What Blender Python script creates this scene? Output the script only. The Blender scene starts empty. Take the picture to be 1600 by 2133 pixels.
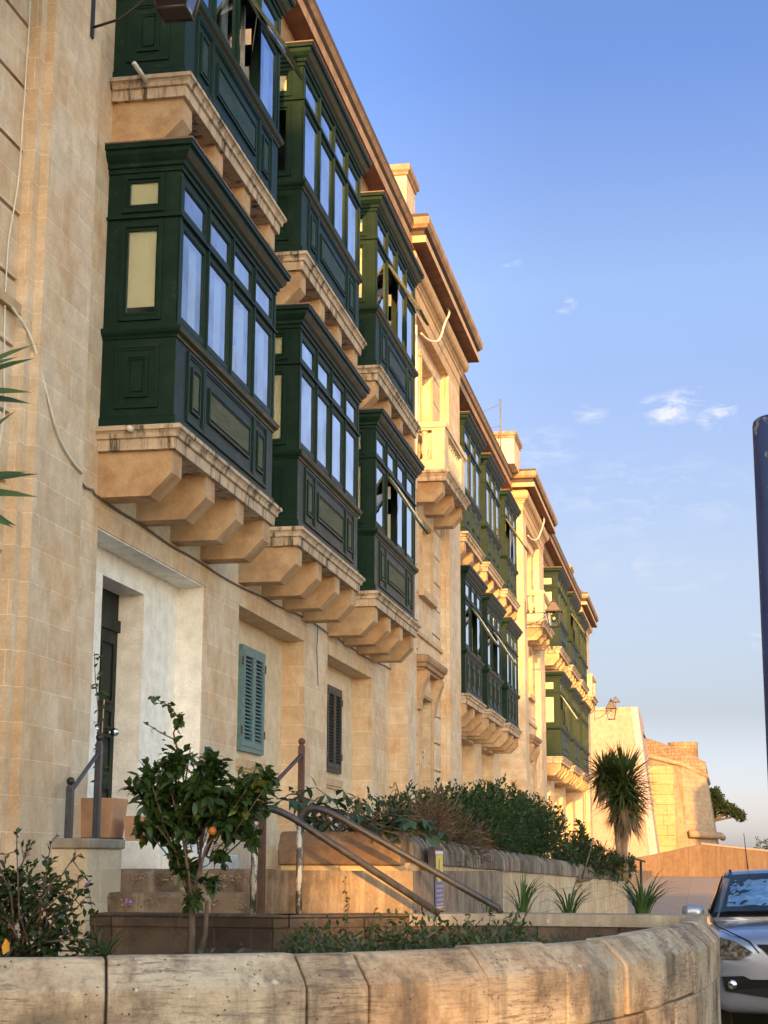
import bpy, math, random
from math import radians as RD, sin, cos, pi, tan, atan2, sqrt
from mathutils import Vector, Matrix
random.seed(7)
S = bpy.context.scene
COL = S.collection

# ------------------------------------------------------------------ camera
def setup_camera():
    yaw, pitch, roll = -0.1861, 0.2071, 0.0036
    f = Vector((sin(yaw)*cos(pitch), cos(yaw)*cos(pitch), sin(pitch)))
    r = Vector((cos(yaw), -sin(yaw), 0)); u = r.cross(f)
    r2 = r*cos(roll) + u*sin(roll); u2 = -r*sin(roll) + u*cos(roll)
    cam = bpy.data.cameras.new('camera'); co = bpy.data.objects.new('camera', cam); COL.objects.link(co)
    M = Matrix((r2, u2, -f)).transposed().to_4x4(); M.translation = Vector((0, 0, 1.65))
    co.matrix_world = M
    cam.sensor_fit = 'HORIZONTAL'; cam.sensor_width = 36; cam.lens = 3440.5/1600*36
    cam.clip_start = .05; cam.clip_end = 5000
    S.camera = co
setup_camera()
S.render.resolution_x = 768; S.render.resolution_y = 1024

# ------------------------------------------------------------------ sun, sky, exposure
SUN_EL, SUN_PHI = 9.0, 12.0      # elevation; angle off the street axis, behind the camera to the right
sd = Vector((sin(RD(SUN_PHI))*cos(RD(SUN_EL)), -cos(RD(SUN_PHI))*cos(RD(SUN_EL)), sin(RD(SUN_EL))))
sl = bpy.data.lights.new('sun', 'SUN'); so = bpy.data.objects.new('sun', sl); COL.objects.link(so)
sl.energy = 4.9; sl.angle = RD(0.5); sl.color = (1.0, .51, .13)
so.rotation_euler = sd.to_track_quat('Z', 'Y').to_euler(); so.location = (0, -20, 30)
S.view_settings.view_transform = 'Standard'; S.view_settings.look = 'None'
S.view_settings.exposure = 0.95; S.view_settings.gamma = 1
W = bpy.data.worlds.new('World'); S.world = W; W.use_nodes = True
def world():
    nt = W.node_tree; N = nt.nodes; L = nt.links; N.clear()
    out = N.new('ShaderNodeOutputWorld'); bg = N.new('ShaderNodeBackground'); bg.inputs[1].default_value = .15
    sky = N.new('ShaderNodeTexSky'); sky.sky_type = 'NISHITA'; sky.sun_disc = False
    sky.sun_elevation = RD(SUN_EL); sky.sun_rotation = RD(180-SUN_PHI)
    sky.air_density = 1.0; sky.dust_density = 1.2; sky.ozone_density = 2.0; sky.altitude = 30
    tc = N.new('ShaderNodeTexCoord')
    # thin wisps of cloud, placed by direction in the sky
    mp = N.new('ShaderNodeMapping'); mp.inputs['Scale'].default_value = (46, 20, 120)
    L.new(tc.outputs['Generated'], mp.inputs[0])
    nz = N.new('ShaderNodeTexNoise'); nz.inputs['Scale'].default_value = 1.0; nz.inputs['Detail'].default_value = 9; nz.inputs['Roughness'].default_value = .62
    nz.inputs['Distortion'].default_value = .5
    L.new(mp.outputs[0], nz.inputs[0])
    acc = None
    def math_(op, a, b=None, c=None):
        m = N.new('ShaderNodeMath'); m.operation = op
        for i, v in enumerate((a, b, c)):
            if v is None: continue
            if isinstance(v, (int, float)): m.inputs[i].default_value = v
            else: L.new(v, m.inputs[i])
        return m.outputs[0]
    sep = N.new('ShaderNodeSeparateXYZ'); L.new(tc.outputs['Generated'], sep.inputs[0])
    # (direction, half width across, half height, strength)
    spots = CLOUDS
    for (d, wx, wz, st) in spots:
        dx = math_('MULTIPLY', math_('SUBTRACT', sep.outputs[0], d[0]), 1/wx)
        dz = math_('MULTIPLY', math_('SUBTRACT', sep.outputs[2], d[2]), 1/wz)
        r2 = math_('ADD', math_('MULTIPLY', dx, dx), math_('MULTIPLY', dz, dz))
        g = math_('MULTIPLY', math_('SUBTRACT', 1.0, math_('MINIMUM', r2, 1.0)), st)
        front = math_('GREATER_THAN', sep.outputs[1], 0)
        g = math_('MULTIPLY', g, front)
        acc = g if acc is None else math_('MAXIMUM', acc, g)
    m = math_('MULTIPLY', math_('SUBTRACT', nz.outputs[0], .46), 4.2)
    m = math_('MINIMUM', math_('MAXIMUM', m, 0), 1)
    m = math_('MINIMUM', math_('MULTIPLY', m, acc), .78)
    mix = N.new('ShaderNodeMix'); mix.data_type = 'RGBA'
    L.new(m, mix.inputs[0]); 
    tint = N.new('ShaderNodeMix'); tint.data_type = 'RGBA'; tint.blend_type = 'MULTIPLY'; tint.inputs[0].default_value = 1
    # colour of the sky by elevation in the quarter away from the sun; the western side stays bright and warm
    el = N.new('ShaderNodeValToRGB'); e = el.color_ramp.elements
    stops = [(0.0, (.87, .85, 1.4)), (.0157, (.87, .85, 1.4)), (.085, (.59, .49, .61)), (.17, (.80, .61, .65)), (.284, (.83, .68, .79)), (.334, (.91, .77, .875)), (.38, (.82, .71, .88)), (.454, (.63, .64, .91)), (1.0, (.8, .8, 1.0))]
    while len(e) < len(stops): e.new(.5)
    for i, (p, c) in enumerate(stops): e[i].position = p; e[i].color = (*c, 1)
    L.new(sep.outputs[2], el.inputs[0])
    mr = N.new('ShaderNodeMapRange'); mr.interpolation_type = 'SMOOTHSTEP'; L.new(sep.outputs[1], mr.inputs[0]); mr.inputs[1].default_value = .25; mr.inputs[2].default_value = .78
    zone = N.new('ShaderNodeMix'); zone.data_type = 'RGBA'; L.new(mr.outputs[0], zone.inputs[0]); zone.inputs[6].default_value = SKY_WEST; L.new(el.outputs[0], zone.inputs[7])
    L.new(sky.outputs[0], tint.inputs[6]); L.new(zone.outputs[2], tint.inputs[7])
    L.new(tint.outputs[2], mix.inputs[6]); mix.inputs[7].default_value = (3.6, 3.5, 3.7, 1)
    side = N.new('ShaderNodeMapRange'); side.interpolation_type = 'SMOOTHSTEP'; L.new(sep.outputs[0], side.inputs[0])
    side.inputs[1].default_value = -.06; side.inputs[2].default_value = -.24; side.inputs[3].default_value = 1.0; side.inputs[4].default_value = 1.28
    vm = N.new('ShaderNodeVectorMath'); vm.operation = 'SCALE'; L.new(mix.outputs[2], vm.inputs[0]); L.new(side.outputs[0], vm.inputs['Scale'])
    L.new(vm.outputs[0], bg.inputs[0]); L.new(bg.outputs[0], out.inputs[0])
SKY_WEST = (2.6, 2.38, 2.12, 1)
CLOUDS = []
def cam_dir(px, py):
    yaw, pitch, roll = -0.1861, 0.2071, 0.0036
    f = Vector((sin(yaw)*cos(pitch), cos(yaw)*cos(pitch), sin(pitch)))
    r = Vector((cos(yaw), -sin(yaw), 0)); u = r.cross(f)
    return (f + r*((px-800)/3440.5) - u*((py-1066.5)/3440.5)).normalized()
for px, py, wx, wz, st in ((1390, 850, .022, .010, 1.15), (1490, 858, .014, .012, 1.1), (1440, 828, .02, .008, .9), (1175, 632, .008, .006, .8),
                           (1060, 545, .008, .005, .8), (1140, 935, .025, .016, .4), (1330, 1040, .09, .030, .22), (1220, 1070, .07, .03, .16),
                           (1572, 1336, .016, .006, 1.2), (1340, 1185, .04, .012, .25), (1230, 860, .012, .008, .6), (1420, 1200, .03, .01, .22)):
    CLOUDS.append((cam_dir(px, py), wx, wz, st))
world()

# ------------------------------------------------------------------ materials
MATS = {}
def newmat(name):
    m = bpy.data.materials.new(name); m.use_nodes = True; MATS[name] = m
    nt = m.node_tree; b = nt.nodes['Principled BSDF']
    return m, nt.nodes, nt.links, b
def ramp(N, stops):
    r = N.new('ShaderNodeValToRGB'); e = r.color_ramp.elements
    while len(e) < len(stops): e.new(.5)
    for i, (p, c) in enumerate(stops): e[i].position = p; e[i].color = (*c, 1) if len(c) == 3 else c
    return r
def mixc(N, L, f, a, b, mode='MIX'):
    m = N.new('ShaderNodeMix'); m.data_type = 'RGBA'; m.blend_type = mode
    for s, v in ((0, f), (6, a), (7, b)):
        if isinstance(v, (int, float)): m.inputs[s].default_value = v
        elif isinstance(v, tuple): m.inputs[s].default_value = (*v, 1) if len(v) == 3 else v
        else: L.new(v, m.inputs[s])
    return m.outputs[2]
def mth(N, L, op, a, b=None, clamp=False):
    m = N.new('ShaderNodeMath'); m.operation = op; m.use_clamp = clamp
    for i, v in enumerate((a, b)):
        if v is None: continue
        if isinstance(v, (int, float)): m.inputs[i].default_value = v
        else: L.new(v, m.inputs[i])
    return m.outputs[0]
def noise(N, L, vec, scale, detail=4, rough=.55, mapscale=None):
    n = N.new('ShaderNodeTexNoise'); n.inputs['Scale'].default_value = scale; n.inputs['Detail'].default_value = detail; n.inputs['Roughness'].default_value = rough
    if mapscale:
        mp = N.new('ShaderNodeMapping'); mp.inputs['Scale'].default_value = mapscale; L.new(vec, mp.inputs[0]); vec = mp.outputs[0]
    L.new(vec, n.inputs[0]); return n.outputs[0]
def bump(N, L, b, h, strength, dist=.01):
    bp = N.new('ShaderNodeBump'); bp.inputs['Strength'].default_value = strength; bp.inputs['Distance'].default_value = dist
    L.new(h, bp.inputs['Height']); L.new(bp.outputs[0], b.inputs['Normal'])

def stone(name, c1, c2, mortar=(.72, .58, .42), row=.262, width=.62, msize=.005, stain=None, stain_amt=.5, streak=None, streak_amt=0, bumpv=.35, off=0.0, streak_th=(.42, .62), rough=.9, jitter=.004, blotch=None, scratch=None, spots=None):
    m, N, L, b = newmat(name)
    g = N.new('ShaderNodeNewGeometry'); P = g.outputs['Position']
    sp = N.new('ShaderNodeSeparateXYZ'); L.new(P, sp.inputs[0])
    sn = N.new('ShaderNodeSeparateXYZ'); L.new(g.outputs['True Normal'], sn.inputs[0])
    isx = mth(N, L, 'GREATER_THAN', mth(N, L, 'ABSOLUTE', sn.outputs[0]), mth(N, L, 'ABSOLUTE', sn.outputs[1]))
    u = mth(N, L, 'ADD', mth(N, L, 'MULTIPLY', sp.outputs[1], isx), mth(N, L, 'MULTIPLY', sp.outputs[0], mth(N, L, 'SUBTRACT', 1, isx)))
    nj = noise(N, L, P, 3.0, 2)
    z = mth(N, L, 'ADD', mth(N, L, 'ADD', sp.outputs[2], off), mth(N, L, 'MULTIPLY', mth(N, L, 'SUBTRACT', nj, .5), jitter*4))
    cb = N.new('ShaderNodeCombineXYZ'); L.new(u, cb.inputs[0]); L.new(z, cb.inputs[1])
    base = None; h = None
    if msize:
        br = N.new('ShaderNodeTexBrick'); L.new(cb.outputs[0], br.inputs['Vector'])
        br.inputs['Scale'].default_value = 1; br.inputs['Brick Width'].default_value = width; br.inputs['Row Height'].default_value = row
        br.inputs['Mortar Size'].default_value = msize; br.inputs['Mortar Smooth'].default_value = .4; br.offset = .43; br.squash = .78; br.squash_frequency = 3
        br.inputs['Color1'].default_value = (*c1, 1); br.inputs['Color2'].default_value = (*c2, 1); br.inputs['Mortar'].default_value = (*mortar, 1)
        br.inputs['Bias'].default_value = -.1
        base = br.outputs['Color']; h = mth(N, L, 'SUBTRACT', 1, br.outputs['Fac'])
    else:
        base = mixc(N, L, noise(N, L, P, 1.3, 3), c1, c2)
    fine = noise(N, L, P, 55, 6, .7)
    med = noise(N, L, P, 5.5, 5, .6)
    base = mixc(N, L, .55, base, ramp_from(N, L, fine, [(.25, (.62, .60, .58)), (.7, (1.12, 1.12, 1.12))]), 'MULTIPLY')
    base = mixc(N, L, .6, base, ramp_from(N, L, med, [(.3, (.74, .68, .62)), (.62, (1.1, 1.1, 1.1))]), 'MULTIPLY')
    if blotch:
        nb = noise(N, L, P, 1.1, 5, .65)
        base = mixc(N, L, ramp_from(N, L, nb, [(.45, (0, 0, 0)), (.68, (1, 1, 1))]), base, mixc(N, L, .75, base, blotch, 'MULTIPLY'))
    if stain:
        ns = noise(N, L, P, 2.2, 8, .72)
        f = ramp_from(N, L, ns, [(.46, (0, 0, 0)), (.66, (1, 1, 1))])
        base = mixc(N, L, mth(N, L, 'MULTIPLY', f, stain_amt), base, stain)
    if streak:
        nk = noise(N, L, P, 1, 6, .7, (9, 9, .9))
        f = ramp_from(N, L, nk, [(streak_th[0], (0, 0, 0)), (streak_th[1], (1, 1, 1))])
        base = mixc(N, L, mth(N, L, 'MULTIPLY', f, streak_amt), base, streak)
    scr = None
    if scratch:
        scr = noise(N, L, P, 1, 6, .75, (7, 7, 70)); wide = noise(N, L, P, 2.4, 3, .5)
        f = mth(N, L, 'MULTIPLY', ramp_from(N, L, scr, [(.50, (0, 0, 0)), (.60, (1, 1, 1))]), ramp_from(N, L, wide, [(.40, (.1, .1, .1)), (.60, (1, 1, 1))]))
        base = mixc(N, L, mth(N, L, 'MULTIPLY', f, .75), base, scratch)
        vo = N.new('ShaderNodeTexVoronoi'); vo.inputs['Scale'].default_value = 38; L.new(P, vo.inputs['Vector'])
        pit = ramp_from(N, L, vo.outputs['Distance'], [(.10, (1, 1, 1)), (.22, (0, 0, 0))]); pit = mth(N, L, 'MULTIPLY', pit, ramp_from(N, L, noise(N, L, P, 9, 2), [(.52, (0, 0, 0)), (.6, (1, 1, 1))]))
        base = mixc(N, L, mth(N, L, 'MULTIPLY', pit, .8), base, (.05, .04, .03))
    if spots:
        nv = noise(N, L, P, 14, 3, .5)
        f = ramp_from(N, L, nv, [(.70, (0, 0, 0)), (.76, (1, 1, 1))])
        base = mixc(N, L, mth(N, L, 'MULTIPLY', f, .7), base, spots)
    L.new(base, b.inputs['Base Color']); b.inputs['Roughness'].default_value = rough
    hh = mth(N, L, 'MULTIPLY', fine, .35)
    hh = mth(N, L, 'ADD', hh, mth(N, L, 'MULTIPLY', med, .5))
    if h is not None: hh = mth(N, L, 'ADD', hh, mth(N, L, 'MULTIPLY', h, .8))
    if scratch: hh = mth(N, L, 'SUBTRACT', mth(N, L, 'ADD', hh, mth(N, L, 'MULTIPLY', scr, .7)), mth(N, L, 'MULTIPLY', pit, .8))
    bump(N, L, b, hh, bumpv, .012)
    return m
def ramp_from(N, L, v, stops):
    r = ramp(N, stops); L.new(v, r.inputs[0]); return r.outputs[0]

def simple(name, col, rough=.6, metal=0, var=.25, vscale=8, bumpv=0, bscale=60, spec=None, coat=0):
    m, N, L, b = newmat(name)
    g = N.new('ShaderNodeNewGeometry'); P = g.outputs['Position']
    if var:
        n = noise(N, L, P, vscale, 6, .65)
        c = mixc(N, L, 1.0, col, ramp_from(N, L, n, [(.3, (1-var,)*3), (.7, (1+var*.6,)*3)]), 'MULTIPLY')
        L.new(c, b.inputs['Base Color'])
        r = ramp_from(N, L, n, [(.3, (max(rough-.1, .02),)*3), (.7, (min(rough+.12, 1),)*3)]); L.new(r, b.inputs['Roughness'])
    else:
        b.inputs['Base Color'].default_value = (*col, 1); b.inputs['Roughness'].default_value = rough
    b.inputs['Metallic'].default_value = metal
    if spec is not None: b.inputs['Specular IOR Level'].default_value = spec
    if coat: b.inputs['Coat Weight'].default_value = coat; b.inputs['Coat Roughness'].default_value = .05
    if bumpv: bump(N, L, b, noise(N, L, P, bscale, 5, .6), bumpv, .006)
    return m

LIME1, LIME2 = (.70, .58, .425), (.61, .48, .335)
stone('limestone', LIME1, LIME2, stain=(.30, .165, .07), stain_amt=.22, blotch=(1.0, .80, .60), mortar=(.80, .69, .54), msize=.005)
stone('limestone_pale', (.68, .57, .41), (.60, .48, .33), mortar=(.72, .62, .46), stain=(.36, .22, .11), stain_amt=.14, msize=.004)
stone('limestone_plain', (.60, .44, .28), (.54, .38, .22), msize=0, stain=(.26, .14, .06), stain_amt=.22)
stone('corbel_stone', (.58, .41, .25), (.50, .345, .20), msize=0, stain=(.24, .135, .065), stain_amt=.55, blotch=(1, .82, .62), bumpv=.6)
stone('slab_stone', (.66, .54, .40), (.56, .43, .30), msize=0, stain=(.16, .10, .06), stain_amt=.35, streak=(.030, .024, .020), streak_amt=.92, streak_th=(.50, .64))
stone('cornice_stone', (.50, .33, .20), (.40, .25, .14), msize=0, stain=(.13, .07, .04), stain_amt=.55, streak=(.10, .06, .04), streak_amt=.35)
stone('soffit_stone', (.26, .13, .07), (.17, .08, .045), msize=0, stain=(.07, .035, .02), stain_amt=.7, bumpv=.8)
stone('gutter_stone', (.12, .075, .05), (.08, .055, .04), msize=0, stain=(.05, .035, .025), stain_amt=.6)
stone('planter_stone', (.56, .47, .35), (.42, .335, .225), msize=0, stain=(.075, .062, .052), stain_amt=.95, streak=(.10, .082, .066), streak_amt=.6, streak_th=(.52, .66), blotch=(1.0, .74, .52), scratch=(.11, .075, .055), bumpv=1.0, spots=(.62, .55, .45))
stone('planter_cap', (.46, .40, .31), (.36, .30, .22), msize=0, stain=(.12, .10, .08), stain_amt=.6, streak=(.18, .15, .12), streak_amt=.5, bumpv=.7, spots=(.6, .55, .48))
stone('hedge_wall_stone', (.60, .50, .35), (.53, .42, .27), row=.27, width=.75, msize=.004, mortar=(.30, .23, .16), off=.12, stain=(.22, .16, .11), stain_amt=.4, streak=(.12, .10, .085), streak_amt=.6, streak_th=(.54, .68), blotch=(1, .82, .6), bumpv=.5)
stone('hedge_wall_cap', (.34, .29, .22), (.22, .18, .14), row=3, width=.75, msize=.005, mortar=(.07, .055, .045), stain=(.045, .04, .036), stain_amt=.85, streak=(.05, .043, .038), streak_amt=.9, streak_th=(.44, .58), bumpv=.7)
stone('mortar', (.15, .11, .075), (.10, .07, .045), msize=0, stain=(.07, .05, .035), stain_amt=.8)
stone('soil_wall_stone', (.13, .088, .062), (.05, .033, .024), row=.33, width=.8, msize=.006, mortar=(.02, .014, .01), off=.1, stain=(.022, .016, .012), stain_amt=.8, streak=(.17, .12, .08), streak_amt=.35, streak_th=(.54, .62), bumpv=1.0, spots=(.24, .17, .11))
stone('step_stone', (.34, .265, .19), (.20, .14, .095), msize=0, stain=(.06, .035, .022), stain_amt=.9, bumpv=1.0, streak=(.50, .42, .32), streak_amt=.35, streak_th=(.52, .62), spots=(.50, .38, .25))
stone('paving', (.42, .33, .27), (.36, .27, .215), row=.9, width=1.2, msize=.006, mortar=(.20, .16, .13), bumpv=.15, stain=(.26, .19, .15), stain_amt=.3)
stone('fort_stone', (.46, .33, .215), (.39, .27, .165), row=.30, width=.55, msize=.010, mortar=(.30, .20, .12), jitter=.06, stain=(.22, .13, .08), stain_amt=.5, bumpv=.8)
stone('fort_rough', (.44, .31, .19), (.32, .21, .12), row=.22, width=.3, msize=.02, mortar=(.20, .13, .08), jitter=.09, stain=(.2, .11, .06), stain_amt=.5, bumpv=1)
stone('fort_plaster', (.47, .33, .235), (.42, .285, .19), msize=0, stain=(.32, .18, .10), stain_amt=.4)
stone('fort_ashlar', (.48, .35, .19), (.44, .31, .155), row=.62, width=1.9, msize=.018, mortar=(.20, .12, .06), bumpv=.2, jitter=0)
stone('fort_trim', (.54, .41, .37), (.50, .36, .32), msize=0)
stone('ramp_wall_stone', (.215, .155, .120), (.165, .112, .085), row=3, width=1.6, msize=.012, mortar=(.12, .07, .045), streak=(.14, .08, .05), streak_amt=.6)
stone('plaster_white', (.90, .89, .85), (.86, .84, .78), msize=0, bumpv=.1)
simple('rubble', (.34, .25, .18), .95, var=.5, vscale=40)
simple('asphalt_and_car_shade', (.06, .055, .05), .9, var=.3, vscale=30, bumpv=.3)
simple('soil', (.075, .045, .028), .95, var=.5, vscale=12, bumpv=1, bscale=25)
simple('terracotta', (.50, .27, .15), .8, var=.25, vscale=5, bumpv=.1)
simple('rail_paint', (.085, .088, .10), .5, metal=.3, var=.35, vscale=20)
simple('rust_paint', (.10, .05, .035), .6, var=.5, vscale=14, bumpv=.2)
simple('pipe_metal', (.060, .055, .055), .5, metal=.2, var=.5, vscale=18, bumpv=.1)
simple('iron_black', (.02, .02, .022), .45, var=.3)
simple('lantern_brown', (.05, .035, .028), .5, var=.3)
simple('door_paint', (.011, .017, .015), .5, var=.3, vscale=6, spec=.15)
simple('shutter_blue', (.10, .20, .22), .6, var=.35, vscale=14)
simple('shutter_dark', (.020, .026, .024), .6, var=.3, vscale=9)
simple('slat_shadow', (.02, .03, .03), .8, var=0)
simple('blind', (.74, .72, .56), .8, var=.08, vscale=3)
simple('curtain', (.80, .80, .78), .8, var=.1, vscale=3)
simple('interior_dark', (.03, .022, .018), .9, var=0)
simple('cap_lead', (.23, .15, .12), .7, var=.4, vscale=9)
simple('white_pvc', (.72, .68, .58), .5, var=.1)
simple('cable_grey', (.16, .13, .11), .7, var=.2)
simple('sash_metal', (.50, .48, .42), .4, metal=.3, var=.3)
simple('steel_white', (.62, .62, .62), .35, metal=.3, var=.1)
def navy():
    m, N, L, b = newmat('navy_paint'); g = N.new('ShaderNodeNewGeometry'); P = g.outputs['Position']
    n = noise(N, L, P, 20, 6, .7, (1, 1, .3)); ch = noise(N, L, P, 34, 3, .6)
    sp = N.new('ShaderNodeSeparateXYZ'); L.new(P, sp.inputs[0])
    top = ramp_from(N, L, mth(N, L, 'MULTIPLY', mth(N, L, 'SUBTRACT', sp.outputs[2], 2.80), 5.5), [(0, (.0,)*3), (1, (1,)*3)])
    f = ramp_from(N, L, mth(N, L, 'ADD', ch, mth(N, L, 'MULTIPLY', top, .14)), [(.66, (0,)*3), (.69, (1,)*3)])
    c = mixc(N, L, 1.0, (.016, .024, .085), ramp_from(N, L, n, [(.3, (.6,)*3), (.7, (1.35,)*3)]), 'MULTIPLY')
    L.new(mixc(N, L, f, c, (.16, .14, .12)), b.inputs['Base Color']); b.inputs['Roughness'].default_value = .42; b.inputs['Specular IOR Level'].default_value = .35
    bump(N, L, b, n, .12, .004)
navy()
simple('bark', (.13, .09, .065), .9, var=.45, vscale=14, bumpv=.6, bscale=40)
simple('yucca_trunk', (.26, .19, .13), .9, var=.4, vscale=12, bumpv=.9, bscale=30)
simple('dry_grass', (.20, .11, .06), .9, var=.4, vscale=20)
simple('chrome', (.75, .75, .75), .15, metal=1, var=0)
simple('black_plastic', (.008, .008, .009), .65, var=0, spec=.2)
simple('rubber', (.015, .015, .015), .8, var=0)
simple('orange_skin', (.48, .15, .02), .5, var=.15)
simple('red_petal', (.70, .03, .02), .6, var=.1)
simple('lilac_petal', (.35, .12, .42), .6, var=.1)
simple('yellow_leaf', (.62, .28, .03), .6, var=.2)
simple('weed_stem', (.12, .07, .04), .8, var=.2)
simple('sign_yellow', (.62, .52, .04), .5, var=.1)
simple('sign_blue', (.06, .10, .32), .5, var=.1)
simple('sign_white', (.66, .66, .68), .5, var=0)
simple('sign_red', (.55, .12, .07), .5, var=0)
simple('sign_back', (.03, .022, .03), .6, var=0)
simple('plate_blue', (.005, .03, .35), .3, var=0)

def paint_green(name, col, rough, wear=None):
    m, N, L, b = newmat(name)
    g = N.new('ShaderNodeNewGeometry'); P = g.outputs['Position']
    n = noise(N, L, P, 5, 6, .7); s = noise(N, L, P, 1, 5, .7, (30, 3.0, 40))
    c = mixc(N, L, 1.0, col, ramp_from(N, L, n, [(.3, (.75, .78, .8)), (.7, (1.25, 1.2, 1.15))]), 'MULTIPLY')
    if wear: c = mixc(N, L, ramp_from(N, L, s, [(.42, (0, 0, 0)), (.68, (1, 1, 1))]), c, wear)
    sc = noise(N, L, P, 26, 6, .75); f = ramp_from(N, L, mth(N, L, 'ADD', mth(N, L, 'MULTIPLY', sc, .6), mth(N, L, 'MULTIPLY', n, .4)), [(.57, (0, 0, 0)), (.63, (1, 1, 1))])
    c = mixc(N, L, mth(N, L, 'MULTIPLY', f, .45), c, (.075, .085, .068))
    L.new(c, b.inputs['Base Color'])
    L.new(ramp_from(N, L, n, [(.3, (rough-.06,)*3), (.7, (rough+.12,)*3)]), b.inputs['Roughness'])
    b.inputs['Specular IOR Level'].default_value = .13
    bump(N, L, b, s, .12, .004)
    return m
paint_green('green_paint', (.0095, .0275, .019), .40)
paint_green('green_panel', (.018, .042, .028), .45, (.050, .074, .052))
paint_green('green_weathered', (.105, .115, .070), .65, (.050, .062, .038))

def glass(name='window_glass', ior=1.5, gain=3.1):
    m, N, L, b = newmat(name); N.remove(b); out = [n for n in N if n.type == 'OUTPUT_MATERIAL'][0]
    fr = N.new('ShaderNodeFresnel'); fr.inputs[0].default_value = ior
    gl = N.new('ShaderNodeBsdfGlossy'); gl.inputs['Roughness'].default_value = .015; gl.inputs['Color'].default_value = (.95, .96, 1, 1)
    g = N.new('ShaderNodeNewGeometry'); n = noise(N, L, g.outputs['Position'], 1.6, 2)
    bp = N.new('ShaderNodeBump'); bp.inputs['Strength'].default_value = .35; bp.inputs['Distance'].default_value = .012; L.new(n, bp.inputs['Height']); L.new(bp.outputs[0], gl.inputs['Normal'])
    tr = N.new('ShaderNodeBsdfTransparent'); tr.inputs[0].default_value = (.88, .93, .92, 1)
    mx = N.new('ShaderNodeMixShader'); dn = ramp_from(N, L, noise(N, L, g.outputs['Position'], 2.6, 5, .6), [(.35, (.72,)*3), (.65, (1.05,)*3)]); L.new(mth(N, L, 'MULTIPLY', mth(N, L, 'MULTIPLY', fr.outputs[0], dn), gain, True), mx.inputs[0]); L.new(tr.outputs[0], mx.inputs[1]); L.new(gl.outputs[0], mx.inputs[2])
    L.new(mx.outputs[0], out.inputs[0]); return m
glass()
glass('lantern_glass', 1.5, 2)
glass('car_glass', 1.5, 1.4)

def leafmat(name, ca, cb, cc=None, rough=.45, trans=.25):
    m, N, L, b = newmat(name)
    g = N.new('ShaderNodeNewGeometry')
    st = [(0, ca), (.6, cb)]
    if cc: st += [(.93, cb), (.97, cc)]
    c = ramp_from(N, L, g.outputs['Random Per Island'], st)
    L.new(c, b.inputs['Base Color']); b.inputs['Roughness'].default_value = rough
    out = [n for n in N if n.type == 'OUTPUT_MATERIAL'][0]
    t = N.new('ShaderNodeBsdfTranslucent'); L.new(mixc(N, L, 1, c, (1.3, 1.5, .6), 'MULTIPLY'), t.inputs[0])
    mx = N.new('ShaderNodeMixShader'); mx.inputs[0].default_value = trans
    L.new(b.outputs[0], mx.inputs[1]); L.new(t.outputs[0], mx.inputs[2]); L.new(mx.outputs[0], out.inputs[0])
    return m
leafmat('citrus_leaf', (.018, .042, .013), (.050, .090, .022), (.13, .15, .015), .38)
leafmat('shrub_leaf', (.016, .032, .012), (.040, .070, .020), (.10, .045, .02), .4)
leafmat('hedge_leaf', (.014, .034, .012), (.042, .078, .022), None, .5)
leafmat('dry_leaf', (.075, .042, .028), (.155, .088, .055), (.05, .07, .02), .8)
leafmat('broad_leaf', (.022, .050, .024), (.045, .085, .040), (.12, .12, .03), .5)
leafmat('yucca_leaf', (.024, .055, .018), (.060, .095, .030), (.16, .12, .05), .42, .1)
leafmat('strap_leaf', (.022, .060, .018), (.055, .110, .028), None, .4, .2)
leafmat('tree_leaf', (.015, .030, .012), (.045, .065, .022), None, .6)
leafmat('weed_leaf', (.022, .045, .015), (.055, .075, .025), (.11, .07, .03), .5)
leafmat('dead_leaf', (.12, .085, .05), (.20, .145, .09), None, .8, .1)

def carpaint():
    m, N, L, b = newmat('car_paint')
    b.inputs['Base Color'].default_value = (.25, .275, .345, 1); b.inputs['Metallic'].default_value = .55
    b.inputs['Roughness'].default_value = .32; b.inputs['Coat Weight'].default_value = .8; b.inputs['Coat Roughness'].default_value = .06
    g = N.new('ShaderNodeNewGeometry'); n = noise(N, L, g.outputs['Position'], 900, 2)
    bump(N, L, b, n, .04, .001)
carpaint()
def shade_foil():
    m, N, L, b = newmat('sunshade_foil')
    g = N.new('ShaderNodeNewGeometry'); n = noise(N, L, g.outputs['Position'], 9, 4, .6)
    L.new(ramp_from(N, L, n, [(.3, (.22, .45, .80)), (.7, (.60, .80, 1.0))]), b.inputs['Base Color'])
    b.inputs['Metallic'].default_value = .25; b.inputs['Roughness'].default_value = .3
    bump(N, L, b, n, 1.0, .06)
shade_foil()

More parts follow.
